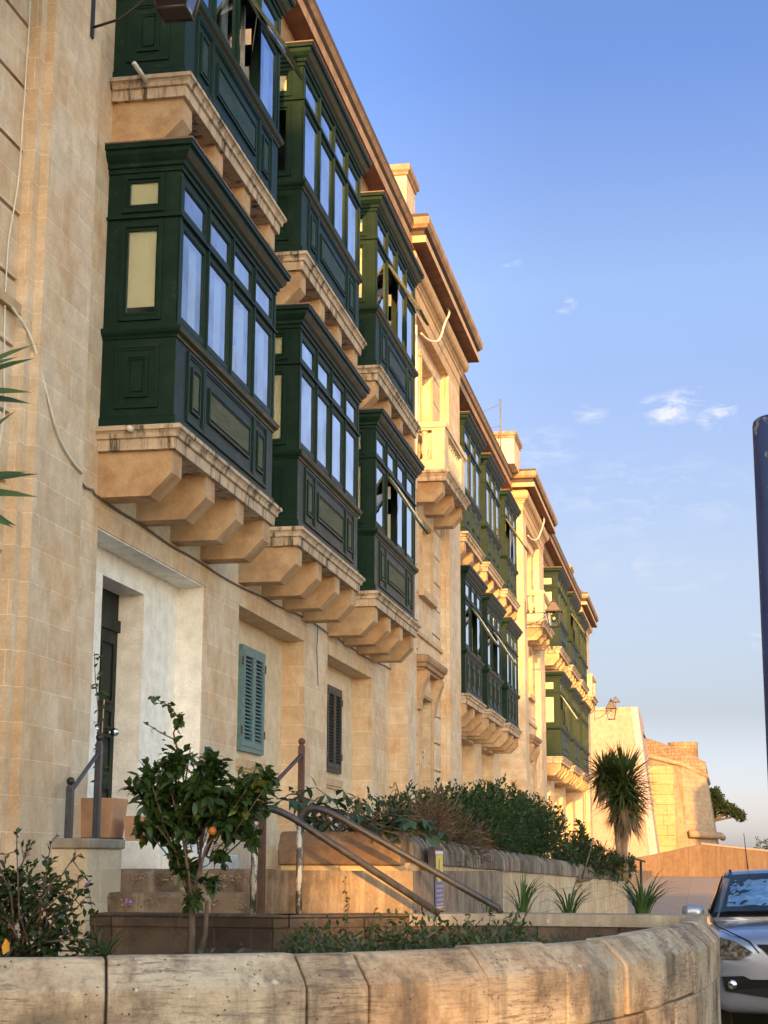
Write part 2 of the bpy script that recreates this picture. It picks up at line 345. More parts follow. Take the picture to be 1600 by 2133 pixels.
# ------------------------------------------------------------------ mesh helpers
class MB:
    def __init__(s): s.v = []; s.f = []; s.m = []; s.mats = []; s.sm = []
    def mi(s, mat):
        if mat not in s.mats: s.mats.append(mat)
        return s.mats.index(mat)
    def add(s, vs, fs, mat, smooth=False):
        o = len(s.v); s.v += [tuple(p) for p in vs]; k = s.mi(mat)
        for f in fs: s.f.append(tuple(i+o for i in f)); s.m.append(k); s.sm.append(smooth)
    def box(s, x0, x1, y0, y1, z0, z1, mat, T=None):
        vs = [(x, y, z) for x in (x0, x1) for y in (y0, y1) for z in (z0, z1)]
        if T: vs = [T(*p) for p in vs]
        fs = [(0, 1, 3, 2), (4, 6, 7, 5), (0, 4, 5, 1), (2, 3, 7, 6), (0, 2, 6, 4), (1, 5, 7, 3)]
        s.add(vs, fs, mat)
    def prism(s, pts, a, b, mat, T):   # polygon in (p,q), extruded from a to b along third; T(p,q,r)
        n = len(pts)
        vs = [T(p, q, a) for p, q in pts] + [T(p, q, b) for p, q in pts]
        fs = [tuple(range(n)), tuple(range(2*n-1, n-1, -1))] + [(i, (i+1) % n, n+(i+1) % n, n+i) for i in range(n)]
        s.add(vs, fs, mat)
    def tube(s, path, r, mat, n=8, caps=True, smooth=True):
        path = [Vector(p) for p in path]; k = len(path)
        rs = r if isinstance(r, (list, tuple)) else [r]*k
        vs = []; up = Vector((0, 0, 1))
        prev = None
        for i, p in enumerate(path):
            d = (path[min(i+1, k-1)] - path[max(i-1, 0)])
            d = d.normalized() if d.length > 1e-9 else Vector((0, 0, 1))
            if prev is None:
                a = d.cross(up)
                if a.length < .05: a = d.cross(Vector((1, 0, 0)))
            else: a = prev - d*prev.dot(d)
            a.normalize(); prev = a; b = d.cross(a)
            for j in range(n):
                t = 2*pi*j/n; vs.append(p + (a*cos(t) + b*sin(t))*rs[i])
        fs = [(i*n+j, i*n+(j+1) % n, (i+1)*n+(j+1) % n, (i+1)*n+j) for i in range(k-1) for j in range(n)]
        if caps: fs += [tuple(range(n-1, -1, -1)), tuple((k-1)*n+j for j in range(n))]
        s.add(vs, fs, mat, smooth)
    def lathe(s, prof, c, mat, n=16, smooth=True, sq=False):
        vs = []
        for r, z in prof:
            for j in range(n):
                t = 2*pi*(j+.5)/n; vs.append((c[0]+r*cos(t), c[1]+r*sin(t), c[2]+z))
        k = len(prof)
        fs = [(i*n+j, i*n+(j+1) % n, (i+1)*n+(j+1) % n, (i+1)*n+j) for i in range(k-1) for j in range(n)]
        fs += [tuple(range(n-1, -1, -1)), tuple((k-1)*n+j for j in range(n))]
        s.add(vs, fs, mat, smooth)
    def sphere(s, c, r, mat, n=12):
        s.lathe([(max(r*sin(pi*i/8), .0005), -r*cos(pi*i/8)) for i in range(9)], c, mat, n)
    def sweepU(s, prof, X0, X1, y0, y1, z0, mat, cap=True, mats=None):
        """moulding running out from the wall X0 round a block whose front is X1, from y0 to y1; prof = [(out,z)]"""
        vs = []
        for o, z in prof:
            vs += [(X0, y0-o, z0+z), (X1+o, y0-o, z0+z), (X1+o, y1+o, z0+z), (X0, y1+o, z0+z)]
        for i in range(len(prof)-1):
            a, b = i*4, i*4+4
            mt = mats[i] if mats else mat
            s.add([vs[a+j] for j in range(4)]+[vs[b+j] for j in range(4)], [(0, 1, 5, 4), (1, 2, 6, 5), (2, 3, 7, 6)], mt)
        if cap:
            s.add(vs[:4], [(0, 1, 2, 3)], mats[0] if mats else mat); s.add(vs[-4:], [(3, 2, 1, 0)], mats[-1] if mats else mat)
    def sweepY(s, prof, X, y0, y1, z0, mat, mats=None):
        """straight moulding along the wall; prof = [(out,z)] closed against X-0.05"""
        n = len(prof); pts = [(X+o, z0+z) for o, z in prof]
        for i in range(n-1):
            s.add([(pts[i][0], y0, pts[i][1]), (pts[i][0], y1, pts[i][1]), (pts[i+1][0], y1, pts[i+1][1]), (pts[i+1][0], y0, pts[i+1][1])], [(0, 1, 2, 3)], mats[i] if mats else mat)
        s.add([(p, y0, q) for p, q in pts], [tuple(range(n))], mat); s.add([(p, y1, q) for p, q in pts], [tuple(range(n-1, -1, -1))], mat)
    def mesh(s, name):
        me = bpy.data.meshes.new(name); me.from_pydata(s.v, [], s.f)
        for m in s.mats: me.materials.append(MATS[m])
        me.polygons.foreach_set('material_index', s.m); me.polygons.foreach_set('use_smooth', s.sm)
        me.update(); return me
    def build(s, name, parent=None, bevel=0, recalc=True, **kw):
        me = s.mesh(name)
        if recalc:
            import bmesh
            bm = bmesh.new(); bm.from_mesh(me); bmesh.ops.recalc_face_normals(bm, faces=bm.faces); bm.to_mesh(me); bm.free()
        o = bpy.data.objects.new(name, me); COL.objects.link(o)
        if parent: o.parent = parent
        if bevel:
            md = o.modifiers.new('bevel', 'BEVEL'); md.width = bevel; md.segments = 2; md.limit_method = 'ANGLE'
        tag(o, **kw); return o
def tag(o, label=None, cat=None, group=None, kind=None):
    if label: o['label'] = label
    if cat: o['category'] = cat
    if group: o['group'] = group
    if kind: o['kind'] = kind
def empty(name, loc=(0, 0, 0), **kw):
    o = bpy.data.objects.new(name, None); COL.objects.link(o); o.location = loc; o.empty_display_size = .2; tag(o, **kw); return o
def inst(name, me, parent, loc=(0, 0, 0), **kw):
    o = bpy.data.objects.new(name, me); COL.objects.link(o); o.location = loc; o.parent = parent; tag(o, **kw); return o
def part(mb, name, parent, P, **kw):     # build a part whose vertices are in parent-local coordinates
    return mb.build(name, parent, **kw)

# ------------------------------------------------------------------ ground
def ground():
    m = MB()
    ys = [(-300, 0), (5, 0), (16, .12), (78, .92), (130, .95), (3000, .95)]
    for (a, za), (b, zb) in zip(ys, ys[1:]):
        m.add([(-2500 if b > 200 else -60, a, za), (2500 if b > 200 else 120, a, za), (2500 if b > 200 else 120, b, zb), (-2500 if b > 200 else -60, b, zb)], [(0, 1, 2, 3)], 'paving')
    m.build('street', recalc=False, kind='structure')
    m = MB()
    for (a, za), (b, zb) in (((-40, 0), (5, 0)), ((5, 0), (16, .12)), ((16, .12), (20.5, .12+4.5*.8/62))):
        m.add([(.25 if a > 4 else -1.0, a, za+.004), (9, a, za+.004), (9, b, zb+.004), (.25, b, zb+.004)], [(0, 1, 2, 3)], 'asphalt_and_car_shade')
    m.build('road', recalc=False, kind='structure')  # asphalt road, its dark colour also standing in for the car's shadow
    # raised terrace along the houses
    t = MB()
    def zt(y): return 1.56 - max(0, y-13)*.006
    for a, b in ((12.95, 40), (40, 84)):
        t.add([(-6.5, a, zt(a)), (-2.2, a, zt(a)), (-2.2, b, zt(b)), (-6.5, b, zt(b)), (-6.5, a, 0), (-2.2, a, 0), (-2.2, b, 0), (-6.5, b, 0)],
              [(0, 1, 2, 3), (4, 5, 1, 0), (5, 6, 2, 1)], 'step_stone')
    t.build('terrace_pavement', recalc=False, kind='structure')
ground()

# ------------------------------------------------------------------ enclosed balconies
def ringT(m, T, u0, u1, v0, v1, w, w0, w1, mat):
    """rectangular frame of bar width w between depths w0..w1"""
    m.box(u0, u1, v0, v0+w, w0, w1, mat, T); m.box(u0, u1, v1-w, v1, w0, w1, mat, T)
    m.box(u0, u0+w, v0+w, v1-w, w0, w1, mat, T); m.box(u1-w, u1, v0+w, v1-w, w0, w1, mat, T)
def panelT(m, T, u0, u1, v0, v1, field):
    ringT(m, T, u0, u1, v0, v1, .028, 0, .020, 'green_paint')
    ringT(m, T, u0+.028, u1-.028, v0+.028, v1-.028, .02, 0, .010, 'green_paint')
    d = min((u1-u0), (v1-v0))*.24
    ringT(m, T, u0+d, u1-d, v0+d, v1-d, .022, 0, .022, 'green_paint')
    ringT(m, T, u0+d+.022, u1-d-.022, v0+d+.022, v1-d-.022, .018, 0, .012, 'green_paint')
    e = d+.055
    if u1-u0-2*e > .03: m.box(u0+e, u1-e, v0+e, v1-e, 0, .016, field, T)
MC = {}
def cached(key, fn):
    if key not in MC: MC[key] = fn()
    return MC[key]

def balcony(parent, X, Y, Z, L, nb, H, d, opens=(), field='green_panel', blind=(1.0, True), ncorb=4, slablab=None):
    """X = wall plane, body front at X+d. Z = top of the stone base, H = height to the cornice top"""
    k = H/2.70
    z1, zr0, zr1, zc = .93*k, 1.97*k, 2.01*k, 2.42*k
    loc = (X, Y, Z)
    def TS(u, v, w): return (u, -w, v)          # near side face, outward = -y
    def TF(u, v, w): return (d+w, u, v)         # street face
    def TE(u, v, w): return (u, L+w, v)         # far side
    # ---- joinery body
    def body():
        m = MB(); G = 'green_paint'
        m.box(0, d, 0, L, 0, .88*k, G)
        m.sweepU([(0, 0), (.022, 0), (.022, .085), (.008, .10), (0, .10)], 0, d, 0, L, 0, G, cap=False)
        # panels
        panelT(m, TS, .13, d-.15, .175*k, .765*k, 'green_paint')
        # stepped centre of the side panel
        pw = .075 if field == 'green_panel' else .07
        if nb == 4:
            for a, b in ((.10, .225), (.25, .745), (.77, .895)):
                panelT(m, TF, L*a+.0, L*b+.07, .13*k, .80*k, field)
        else:
            for i in range(3):
                panelT(m, TF, L*(.07+.30*i), L*(.07+.30*i)+L*.25, .13*k, .80*k, field)
        # side boards around the window openings (near and far)
        for T in (TS, TE):
            a, b = .19, d-.19
            m.box(0, a, .88*k, zc, -.045, 0, G, T); m.box(b, d-.09, .88*k, zc, -.045, 0, G, T)
            m.box(a, b, .88*k, 1.05*k, -.045, 0, G, T); m.box(a, b, 1.88*k, 2.09*k, -.045, 0, G, T); m.box(a, b, 2.35*k, zc, -.045, 0, G, T)
        m.box(d-.09, d, 0, .09, .88*k, zc, G); m.box(d-.09, d, L-.09, L, .88*k, zc, G)
        m.box(d-.005, d+.012, .0, .05, .93*k, 2.4*k, G); m.box(d-.005, d+.012, L-.05, L, .93*k, 2.4*k, G)
        # mid rail mould all round
        m.sweepU([(0, 0), (.03, .005), (.03, .03), (0, .04)], 0, d, 0, L, zr0, G, cap=False)
        bw = (L-.09)/nb
        for i in range(1, nb):
            c = .045+bw*i; m.box(d-.08, d+.006, c-.035, c+.035, .93*k, zc, G); m.box(d+.006, d+.022, c-.012, c+.012, .93*k, zc, G)
        m.box(d-.08, d-.003, .09, L-.09, .88*k, 1.00*k, G)
        m.box(d-.08, d-.003, .09, L-.09, zr0-.02, zr1+.02, G); m.box(d-.08, d-.003, .09, L-.09, 2.37*k, zc, G)
        # roof board and interior
        m.box(0, d, 0, L, zc, zc+.04, G)
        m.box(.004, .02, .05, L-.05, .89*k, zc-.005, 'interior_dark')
        return m.build('enclosed_balcony_tmp').data
    key = ('body', L, nb, H, d, field)
    if key not in MC:
        me = body(); o = [x for x in COL.objects if x.data == me][0]; bpy.data.objects.remove(o); MC[key] = me
    B = inst('enclosed_balcony', MC[key], parent, loc)
    def sub(name, key2, fn, loc2=(0, 0, 0), label=None, rot=None):
        kk = (name, key2)
        if kk not in MC:
            mb = fn(); t = mb.build('tmp'); MC[kk] = t.data; bpy.data.objects.remove(t)
        o = inst(name, MC[kk], B, loc2)
        if label: o['label'] = label
        if rot: o.rotation_euler = rot
        return o
    def crown():
        m = MB()
        m.sweepU([(0, 0), (.02, 0), (.02, .04), (.045, .05), (.045, .085), (.075, .11), (.105, .15), (.11, .19), (.14, .20), (.14, .245)], 0, d, 0, L, zc, 'green_paint', cap=False)
        m.sweepU([(.14, .245), (.15, .247), (.15, .262), (0, .275)], 0, d, 0, L, zc, 'cap_lead'); 
        m.box(0, d+.02, -.02, L+.02, zc+.2, zc+.27, 'cap_lead')
        return m
    sub('cornice', (L, d, H), crown)
    def band():
        m = MB(); m.sweepU([(0, 0), (.012, 0), (.02, .02), (.05, .045), (.06, .07), (.06, .095), (0, .115)], 0, d, 0, L, .825*k, 'green_paint', cap=False)
        m.box(d-.1, d, 0, L, .88*k, .93*k, 'green_paint'); return m
    sub('sill', (L, d, H), band)
    def slab():
        m = MB(); m.sweepU([(-.02, .0), (.085, 0), (.10, -.012), (.10, -.045), (.08, -.055), (.065, -.075), (.06, -.11), (.035, -.118), (.03, -.215), (-.12, -.215)], 0, d, 0, L, 0, 'slab_stone'); return m
    sub('base_slab', (L, d), slab, label=slablab)
    def corb():
        m = MB(); m.prism([(-.1, -.215), (d-.01, -.215), (d-.01, -.42), (d-.21, -.625), (-.1, -.625)], 0, .29, 'corbel_stone', lambda p, q, r: (p, r, q)); return m
    for i in range(ncorb):
        y = .02 + (L-.33)*i/(ncorb-1) if ncorb > 1 else 0
        sub('corbel', (d,), corb, (0, y, 0))
    # ---- windows
    def side_win(T, v0, v1, bl):
        def fn():
            m = MB(); a, b = .19, d-.19
            ringT(m, T, .145, d-.145, v0-.055*k, v1+.055*k, .045, .0, .022, 'green_paint')
            ringT(m, T, a, b, v0, v1, .022, -.03, .006, 'green_paint')
            vs = [T(a+.01, v0+.01, -.012), T(b-.01, v0+.01, -.012), T(b-.01, v1-.01, -.012), T(a+.01, v1-.01, -.012)]
            m.add(vs, [(0, 1, 2, 3)], 'window_glass')
            return m
        return fn
    for nm, T in (('n', TS), ('f', TE)):
        sub('window', ('side', nm, 't', d, H), side_win(T, 2.09*k, 2.35*k, 0)); sub('window', ('side', nm, 'c', d, H), side_win(T, 1.05*k, 1.88*k, 0))
    low, top = blind
    if top:
        def bl1():
            m = MB(); m.box(.18, d-.18, .028, .034, 2.07*k, 2.37*k, 'blind'); return m
        sub('blind', ('t', d, H), bl1)
    if low > 0:
        zb = (1.05 + .83*(1-low))*k
        def bl2():
            m = MB(); m.box(.18, d-.18, .028, .034, zb, 1.90*k, 'blind'); return m
        sub('blind', (low, d, H), bl2)
    bw = (L-.09)/nb
    def fwin(v0, v1, cur):
        def fn():
            m = MB(); w = bw-.075
            T = lambda u, v, q: (q, u, v)
            ringT(m, T, 0, w, 0, v1-v0, .05, -.035, 0, 'green_paint')
            ringT(m, T, .05, w-.05, .05, v1-v0-.05, .012, -.028, -.006, 'green_paint')
            m.add([(-.018, .055, .055), (-.018, w-.055, .055), (-.018, w-.055, v1-v0-.055), (-.018, .055, v1-v0-.055)], [(0, 1, 2, 3)], 'window_glass')
            if cur:
                m.add([(-.09, w*.66, .05), (-.06, w*.8, .05), (-.09, w*.97, .05), (-.09, w*.97, v1-v0-.05), (-.06, w*.8, v1-v0-.05), (-.09, w*.66, v1-v0-.05)], [(0, 1, 4, 5), (1, 2, 3, 4)], 'curtain')
            return m
        return fn
    for i in range(nb):
        yl = .045+bw*i+.0375
        sub('window', ('ft', L, nb, H), fwin(2.03*k, 2.38*k, False), (d, yl, 2.03*k))
        if i in opens:
            def fo():
                m = MB(); w = bw-.075; hh = .95*k; T = lambda u, v, q: (q, u, v)
                ringT(m, T, 0, w, -hh, 0, .055, -.035, 0, 'green_weathered'); 
                ringT(m, T, .055, w-.055, -hh+.055, -.055, .012, -.030, .004, 'sash_metal')
                m.add([(-.018, .055, -hh+.055), (-.018, w-.055, -hh+.055), (-.018, w-.055, -.055), (-.018, .055, -.055)], [(0, 1, 2, 3)], 'window_glass')
                m.tube([(-.05, w*.06, -hh*.42), (-.33, .0, -hh*.80)], .004, 'cable_grey', 5)
                return m
            sub('window', ('open', L, nb, H), fo, (d+.01, yl, 1.955*k), label='casement hinged at its top and propped open over the street', rot=(0, -RD(33), 0))
            def inner():
                m = MB(); m.box(d-.30, d-.28, bw*.45, bw*.62, .93*k, 1.9*k, 'blind'); m.box(d-.12, d-.08, bw*.62, bw*.68, .93*k, 1.93*k, 'sash_metal'); return m
            sub('inner_shutter', (L, nb, H), inner, (0, yl-.04, 0))
        else:
            sub('window', ('fc', L, nb, H), fwin(1.0*k, 1.955*k, True), (d, yl, 1.0*k))
    return B

# ------------------------------------------------------------------ facade sections
def cabled(parent, pts, r, mat='cable_grey', name='cable', **kw):
    m = MB(); m.tube(pts, r, mat, 6); return m.build(name, parent, **kw)

def section(idx, label, Y0, Y1, XW, XF, bays, lows, ups, nb, H1, H2, z1s, z2s, opens1, opens2, ncorb, recz=4.53):
    """one run of house front: Y0..Y1, wall plane XW, balcony front XF"""
    R_ = empty('terraced_house', (XW, Y0, 0), label=label, cat='building', group='houses of the terrace')
    loc0 = Vector((XW, Y0, 0))
    def B(m, name, **kw):
        m.v = [(x-loc0[0], y-loc0[1], z-loc0[2]) for x, y, z in m.v]; return m.build(name, R_, **kw)
    XR = XW-.30
    m = MB()
    m.box(XW-.6, XW, Y0, Y1, recz, 12.2, 'limestone')
    prev = Y0
    recs = [(a+.07, b-.12) for a, b in bays]
    for a, b in recs:
        m.box(XW-.6, XW, prev, a, 0, recz-.002, 'limestone'); prev = b
    m.box(XW-.6, XW, prev, Y1, 0, recz-.002, 'limestone')
    B(m, 'wall')
    for i, (a, b) in enumerate(recs):
        m = MB()
        if idx == 0 and i == 0:
            P = 'plaster_white'; dy0, dy1, dz = 14.65, 15.86, 4.27
            m.box(XR-.4, XR, a, dy0, 1.5, recz, P); m.box(XR-.4, XR, dy1, b, 1.5, recz, P); m.box(XR-.4, XR, dy0, dy1, dz, recz, P)
            # thin skin of white plaster on the reveals
            m.box(XR, XW-.01, b-.012, b, 1.5, recz-.003, P); m.box(XR, XW-.01, a, b, recz-.015, recz-.003, P)
            B(m, 'recess_wall')
            d = MB(); G = 'door_paint'; xd = XR-.27
            d.box(xd-.05, xd, dy0, dy1, 1.79, dz, G)
            d.box(xd, xd+.03, dy0, dy1, 3.88, 4.0, G)
            for (u0, u1) in ((dy0+.12, (dy0+dy1)/2-.05), ((dy0+dy1)/2+.05, dy1-.12)):
                for v0, v1 in ((1.92, 2.35), (2.45, 2.85), (3.15, 3.78)):
                    T = lambda u, v, w: (xd+w, u, v)
                    ringT(d, T, u0, u1, v0, v1, .035, 0, .02, G); d.box(u0+.08, u1-.08, v0+.08, v1-.08, 0, .014, G, T)
                T = lambda u, v, w: (xd+w, u, v); ringT(d, T, u0, u1, 2.90, 3.10, .03, 0, .018, G)
            D = B(d, 'front_door')
            k = MB()
            k.tube([(xd+.02-loc0[0], 15.55-loc0[1], 2.86), (xd+.09-loc0[0], 15.55-loc0[1], 2.86)], .012, 'chrome', 8); k.sphere((xd+.12-loc0[0], 15.55-loc0[1], 2.86), .045, 'chrome'); k.build('door_knob', D)
            k = MB(); k.tube([(xd+.02-loc0[0], 15.12-loc0[1], 2.86), (xd+.07-loc0[0], 15.12-loc0[1], 2.86)], .012, 'chrome', 8); k.sphere((xd+.09-loc0[0], 15.12-loc0[1], 2.86), .03, 'chrome')
            k.build('door_knob', D)
        else:
            P = 'limestone_pale'; c = (a+b)/2
            wz0, wz1 = 2.93, 4.22
            m.box(XR-.3, XR, a, b, 0, recz, P)
            m.box(XR, XR+.05, c-.66, c+.66, wz0-.20, wz0-.10, 'limestone_plain'); m.box(XR, XR+.03, c-.6, c+.6, wz0-.24, wz0-.20, 'limestone_plain')
            B(m, 'recess_wall')
            if idx == 2: 
                d = MB(); d.box(XR, XR+.03, c-.5, c+.5, 1.3, 3.9, 'shutter_dark'); B(d, 'door'); continue
            sh = MB(); mt = 'shutter_blue' if (idx == 0 and i == 1) else 'shutter_dark'
            T = lambda u, v, w: (XR+w, u, v)
            ringT(sh, T, c-.55, c+.55, wz0, wz1, .06, .0, .05, mt)
            for s0, s1 in ((c-.49, c-.005), (c+.005, c+.49)):
                ringT(sh, T, s0, s1, wz0+.06, wz1-.06, .065, .012, .06, mt)
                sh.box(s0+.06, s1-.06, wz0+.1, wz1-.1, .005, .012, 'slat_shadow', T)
                nz = 22
                for q in range(nz):
                    v = wz0+.13+(wz1-wz0-.26)*(q+.5)/nz; h = (wz1-wz0-.26)/nz
                    vs = [T(s0+.065, v-h*.42, .052), T(s1-.065, v-h*.42, .052), T(s1-.065, v+h*.25, .02), T(s0+.065, v+h*.25, .02)]
                    vs += [T(s0+.065, v-h*.54, .050), T(s1-.065, v-h*.54, .050), T(s1-.065, v+h*.12, .018), T(s0+.065, v+h*.12, .018)]
                    sh.add(vs, [(0, 1, 2, 3), (4, 7, 6, 5), (0, 4, 5, 1), (2, 6, 7, 3)], mt)
            for u in (c-.53, c+.53):
                for v in (wz0+.2, wz1-.25): sh.box(u-.025, u+.025, v, v+.10, .05, .065, 'iron_black', T)
            B(sh, 'window_shutter', label=('pale blue louvred shutters, closed' if mt == 'shutter_blue' else 'dark louvred shutters, closed') if idx == 0 else None)
    # entablature
    m = MB()
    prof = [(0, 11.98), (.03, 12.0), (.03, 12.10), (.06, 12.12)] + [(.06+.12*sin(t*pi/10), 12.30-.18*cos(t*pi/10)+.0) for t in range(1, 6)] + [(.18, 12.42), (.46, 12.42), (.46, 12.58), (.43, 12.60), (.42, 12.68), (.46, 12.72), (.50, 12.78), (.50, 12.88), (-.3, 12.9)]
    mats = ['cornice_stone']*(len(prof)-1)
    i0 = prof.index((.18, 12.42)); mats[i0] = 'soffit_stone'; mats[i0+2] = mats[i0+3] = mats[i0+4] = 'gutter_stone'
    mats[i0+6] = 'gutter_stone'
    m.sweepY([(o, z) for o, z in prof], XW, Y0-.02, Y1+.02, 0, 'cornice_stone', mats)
    B(m, 'roof_cornice')
    m = MB(); m.box(XW-9, XW-.02, Y0, Y1, 12.3, 12.7, 'gutter_stone'); m.box(XW-9, XW-.6, Y0, Y1, 0, 12.3, 'limestone'); B(m, 'roof')
    # balconies
    for i, (a, b) in enumerate(bays):
        for lev in (0, 1):
            Z = (z1s if lev == 0 else z2s); H = H1 if lev == 0 else H2
            op = (opens1 if lev == 0 else opens2)[i]
            fld = 'green_weathered' if (lev == 0 and idx < 2) else 'green_panel'
            bl = (lows if lev == 0 else ups)[i]
            balcony(R_, 0, a-Y0, Z, round(b-a, 2), nb, H, round(XF-XW, 3), op, fld, bl, ncorb)
    return R_

XW0 = -5.16
sec0 = section(0, 'nearest house run, its lowest balcony above the white door recess and pale blue shutters', 12.46, 28.0, XW0, -4.467,
    [(13.6, 17.08), (18.27, 21.75), (23.0, 26.48)], [(.9, True), (1, True), (1, True)], [(1, True), (0, True), (1, True)], 4, 2.70, 2.72, 5.41, 8.77,
    [(), (), (1,)], [(2,), (), (1,)], 4)
sec1 = section(1, 'middle run of the terrace with three-bay green balconies between the two entrance pavilions', 34.65, 48.1, -5.58, -4.88,
    [(35.55, 38.40), (39.45, 42.35), (43.6, 46.4)], [(1, True)]*3, [(1, True)]*3, 3, 2.84, 2.74, 5.17, 8.74,
    [(1,), (1,), ()], [(), (), (0,)], 3)
sec2 = section(2, 'far run of the terrace in full sun, six olive green balconies above lit doorways', 54.75, 71.6, -5.15, -4.45,
    [(55.7, 59.6), (61.2, 65.0), (66.3, 70.2)], [(1, True)]*3, [(1, True)]*3, 4, 2.88, 2.74, 5.02, 8.70,
    [(0,), (), ()], [(), (0,), ()], 4)

# ------------------------------------------------------------------ entrance pavilions
def pavilion(label, Y0, XP=-4.85, pil=1.6, near=False):
    R_ = empty('entrance_pavilion', (XP, Y0, 0), label=label, cat='building', group='entrance pavilions of the terrace')
    XC = XP-.17; ya, yb, ye = Y0+.95, Y0+6.65-pil, Y0+6.65; c = (ya+yb)/2
    def B(m, name, **kw):
        m.v = [(x-XP, y-Y0, z) for x, y, z in m.v]; return m.build(name, R_, **kw)
    m = MB()
    m.box(XP-1.2, XP, Y0, ya, 0, 11.6, 'limestone'); m.box(XP-1.2, XP, yb, ye, 0, 11.6, 'limestone')
    m.box(XP-1.2, XP-.075, yb-.11, yb, 0, 11.599, 'limestone'); m.box(XP-1.2, XP-.075, ya, ya+.11, 0, 11.599, 'limestone')
    m.box(XP-1.2, XP+.03, yb-.03, ye+.03, 0, 2.05, 'limestone')
    B(m, 'pilaster')
    m = MB(); wo = .62
    # centre wall: coursed blocks each side of the openings, with open joints
    zz = 1.2; pieces = []
    while zz < 11.6:
        z2 = min(zz+.53, 11.6)
        m.box(XC-.4, XC, ya+.11, c-wo-.22, zz+.035, z2, 'limestone'); m.box(XC-.4, XC, c+wo+.22, yb-.11, zz+.035, z2, 'limestone')
        zz += .53
    m.box(XC-.4, XC-.05, ya+.11, c-wo-.21, 0, 11.6, 'limestone'); m.box(XC-.4, XC-.05, c+wo+.21, yb-.11, 0, 11.6, 'limestone')
    # plain strip with the openings
    ops = [(1.3, 4.62), (6.62, 7.95), (8.9, 11.15)]
    prev = 0
    for o0, o1 in ops:
        m.box(XC-.4, XC-.005, c-wo-.22, c+wo+.22, prev, o0, 'limestone'); prev = o1
        m.box(XC-.4, XC-.005, c-wo-.22, c-wo, o0, o1, 'limestone'); m.box(XC-.4, XC-.005, c+wo, c+wo+.22, o0, o1, 'limestone')
    m.box(XC-.4, XC-.005, c-wo-.22, c+wo+.22, prev, 11.6, 'limestone')
    m.box(XC-.6, XC-.38, ya, yb, 0, 11.6, 'limestone_pale')
    m.box(XC-.05, XC+.05, ya+.11, yb-.11, 5.72, 5.80, 'limestone_plain')
    B(m, 'wall')
    # frames round openings
    for o0, o1 in ops[:2] + ops[2:]:
        f = MB(); T = lambda u, v, w: (XC-.005+w, u, v)
        f.box(c-wo-.16, c-wo-.0, o0, o1+.16, 0, .035, 'limestone_plain', T); f.box(c+wo, c+wo+.16, o0, o1+.16, 0, .035, 'limestone_plain', T)
        f.box(c-wo, c+wo, o1, o1+.16, 0, .035, 'limestone_plain', T)
        f.box(c-wo-.09, c-wo-.03, o0, o1+.09, .035, .055, 'limestone_plain', T); f.box(c+wo+.03, c+wo+.09, o0, o1+.09, .035, .055, 'limestone_plain', T)
        f.box(c-wo-.03, c+wo+.03, o1+.03, o1+.09, .035, .055, 'limestone_plain', T)
        if o0 == 6.62: f.box(c-wo-.24, c+wo+.24, o0-.14, o0, 0, .12, 'limestone_plain', T)
        B(f, 'window_surround' if o0 > 2 else 'door_surround')
    # hood over the door
    h = MB()
    h.sweepU([(0, 0), (.0, .04), (.05, .06), (.05, .12), (.09, .15), (.11, .2), (.11, .26), (0, .29)], XC, XC+.14, c-1.08, c+1.08, 5.06, 'cornice_stone')
    for s in (-1, 1):
        y = c+s*.88
        pr = [(0, 4.35), (.05, 4.35), (.06, 4.5), (.12, 4.75), (.2, 4.95), (.2, 5.06), (0, 5.06)]
        h.prism(pr, y-.16, y+.16, 'corbel_stone', lambda p, q, r: (XC+p, r, q))
    B(h, 'door_hood')
    # door
    d = MB(); d.box(XC-.37, XC-.33, c-wo, c+wo, 1.3, 4.62, 'door_paint'); d.box(XC-.33, XC-.31, c-wo, c+wo, 3.7, 3.8, 'door_paint')
    for s in (-1, 1):
        T = lambda u, v, w: (XC-.33+w, u, v)
        for v0, v1 in ((1.5, 2.2), (2.3, 3.6)): ringT(d, T, c+s*.31-.22, c+s*.31+.22, v0, v1, .04, 0, .02, 'door_paint')
    B(d, 'door')
    d = MB(); d.box(XC-.37, XC-.33, c-wo, c+wo, 8.9, 11.15, 'limestone_pale'); B(d, 'blind_window')
    if near:
        k = MB(); y = c+wo
        k.box(XC-.29, XC-.11, y-.018, y, 3.36, 3.72, 'steel_white')
        for v in (3.64, 3.54): k.box(XC-.26, XC-.14, y-.024, y-.017, v, v+.04, 'black_plastic')
        for a in range(3):
            for b2 in range(3): k.box(XC-.25+a*.035, XC-.225+a*.035, y-.024, y-.017, 3.40+b2*.03, 3.42+b2*.03, 'cable_grey')
        B(k, 'intercom')
    # balustraded balcony
    y0, y1, xf = c-1.38, c+1.38, XP+.42
    s = MB(); s.sweepU([(0, 0), (.085, 0), (.10, -.015), (.10, -.05), (.07, -.07), (.05, -.10), (.03, -.12), (.03, -.20), (0, -.20)], XC, xf, y0, y1, 8.74, 'slab_stone')
    BL = B(s, 'open_balcony')
    for i in range(3):
        k = MB(); y = y0+.05+(y1-y0-.42)*i/2
        k.prism([(XC, 8.54), (xf-.05, 8.54), (xf-.05, 8.34), (xf-.22, 8.16), (XC, 8.16)], y, y+.32, 'corbel_stone', lambda p, q, r: (p, r, q))
        k.v = [(x-XP, yy-Y0, z) for x, yy, z in k.v]; k.build('corbel', BL)
    k = MB(); z0 = 8.74
    LP = 'limestone_pale'
    def rail(z, h, t, o=0):
        k.box(XC, xf+o, y0-o, y0+t+o, z, z+h, LP); k.box(XC, xf+o, y1-t-o, y1+o, z, z+h, LP); k.box(xf-t-o, xf+o, y0+t+o, y1-t-o, z, z+h, LP)
    rail(z0, .22, .2); rail(z0+.78, .05, .2, .01); rail(z0+.83, .10, .2, .04)
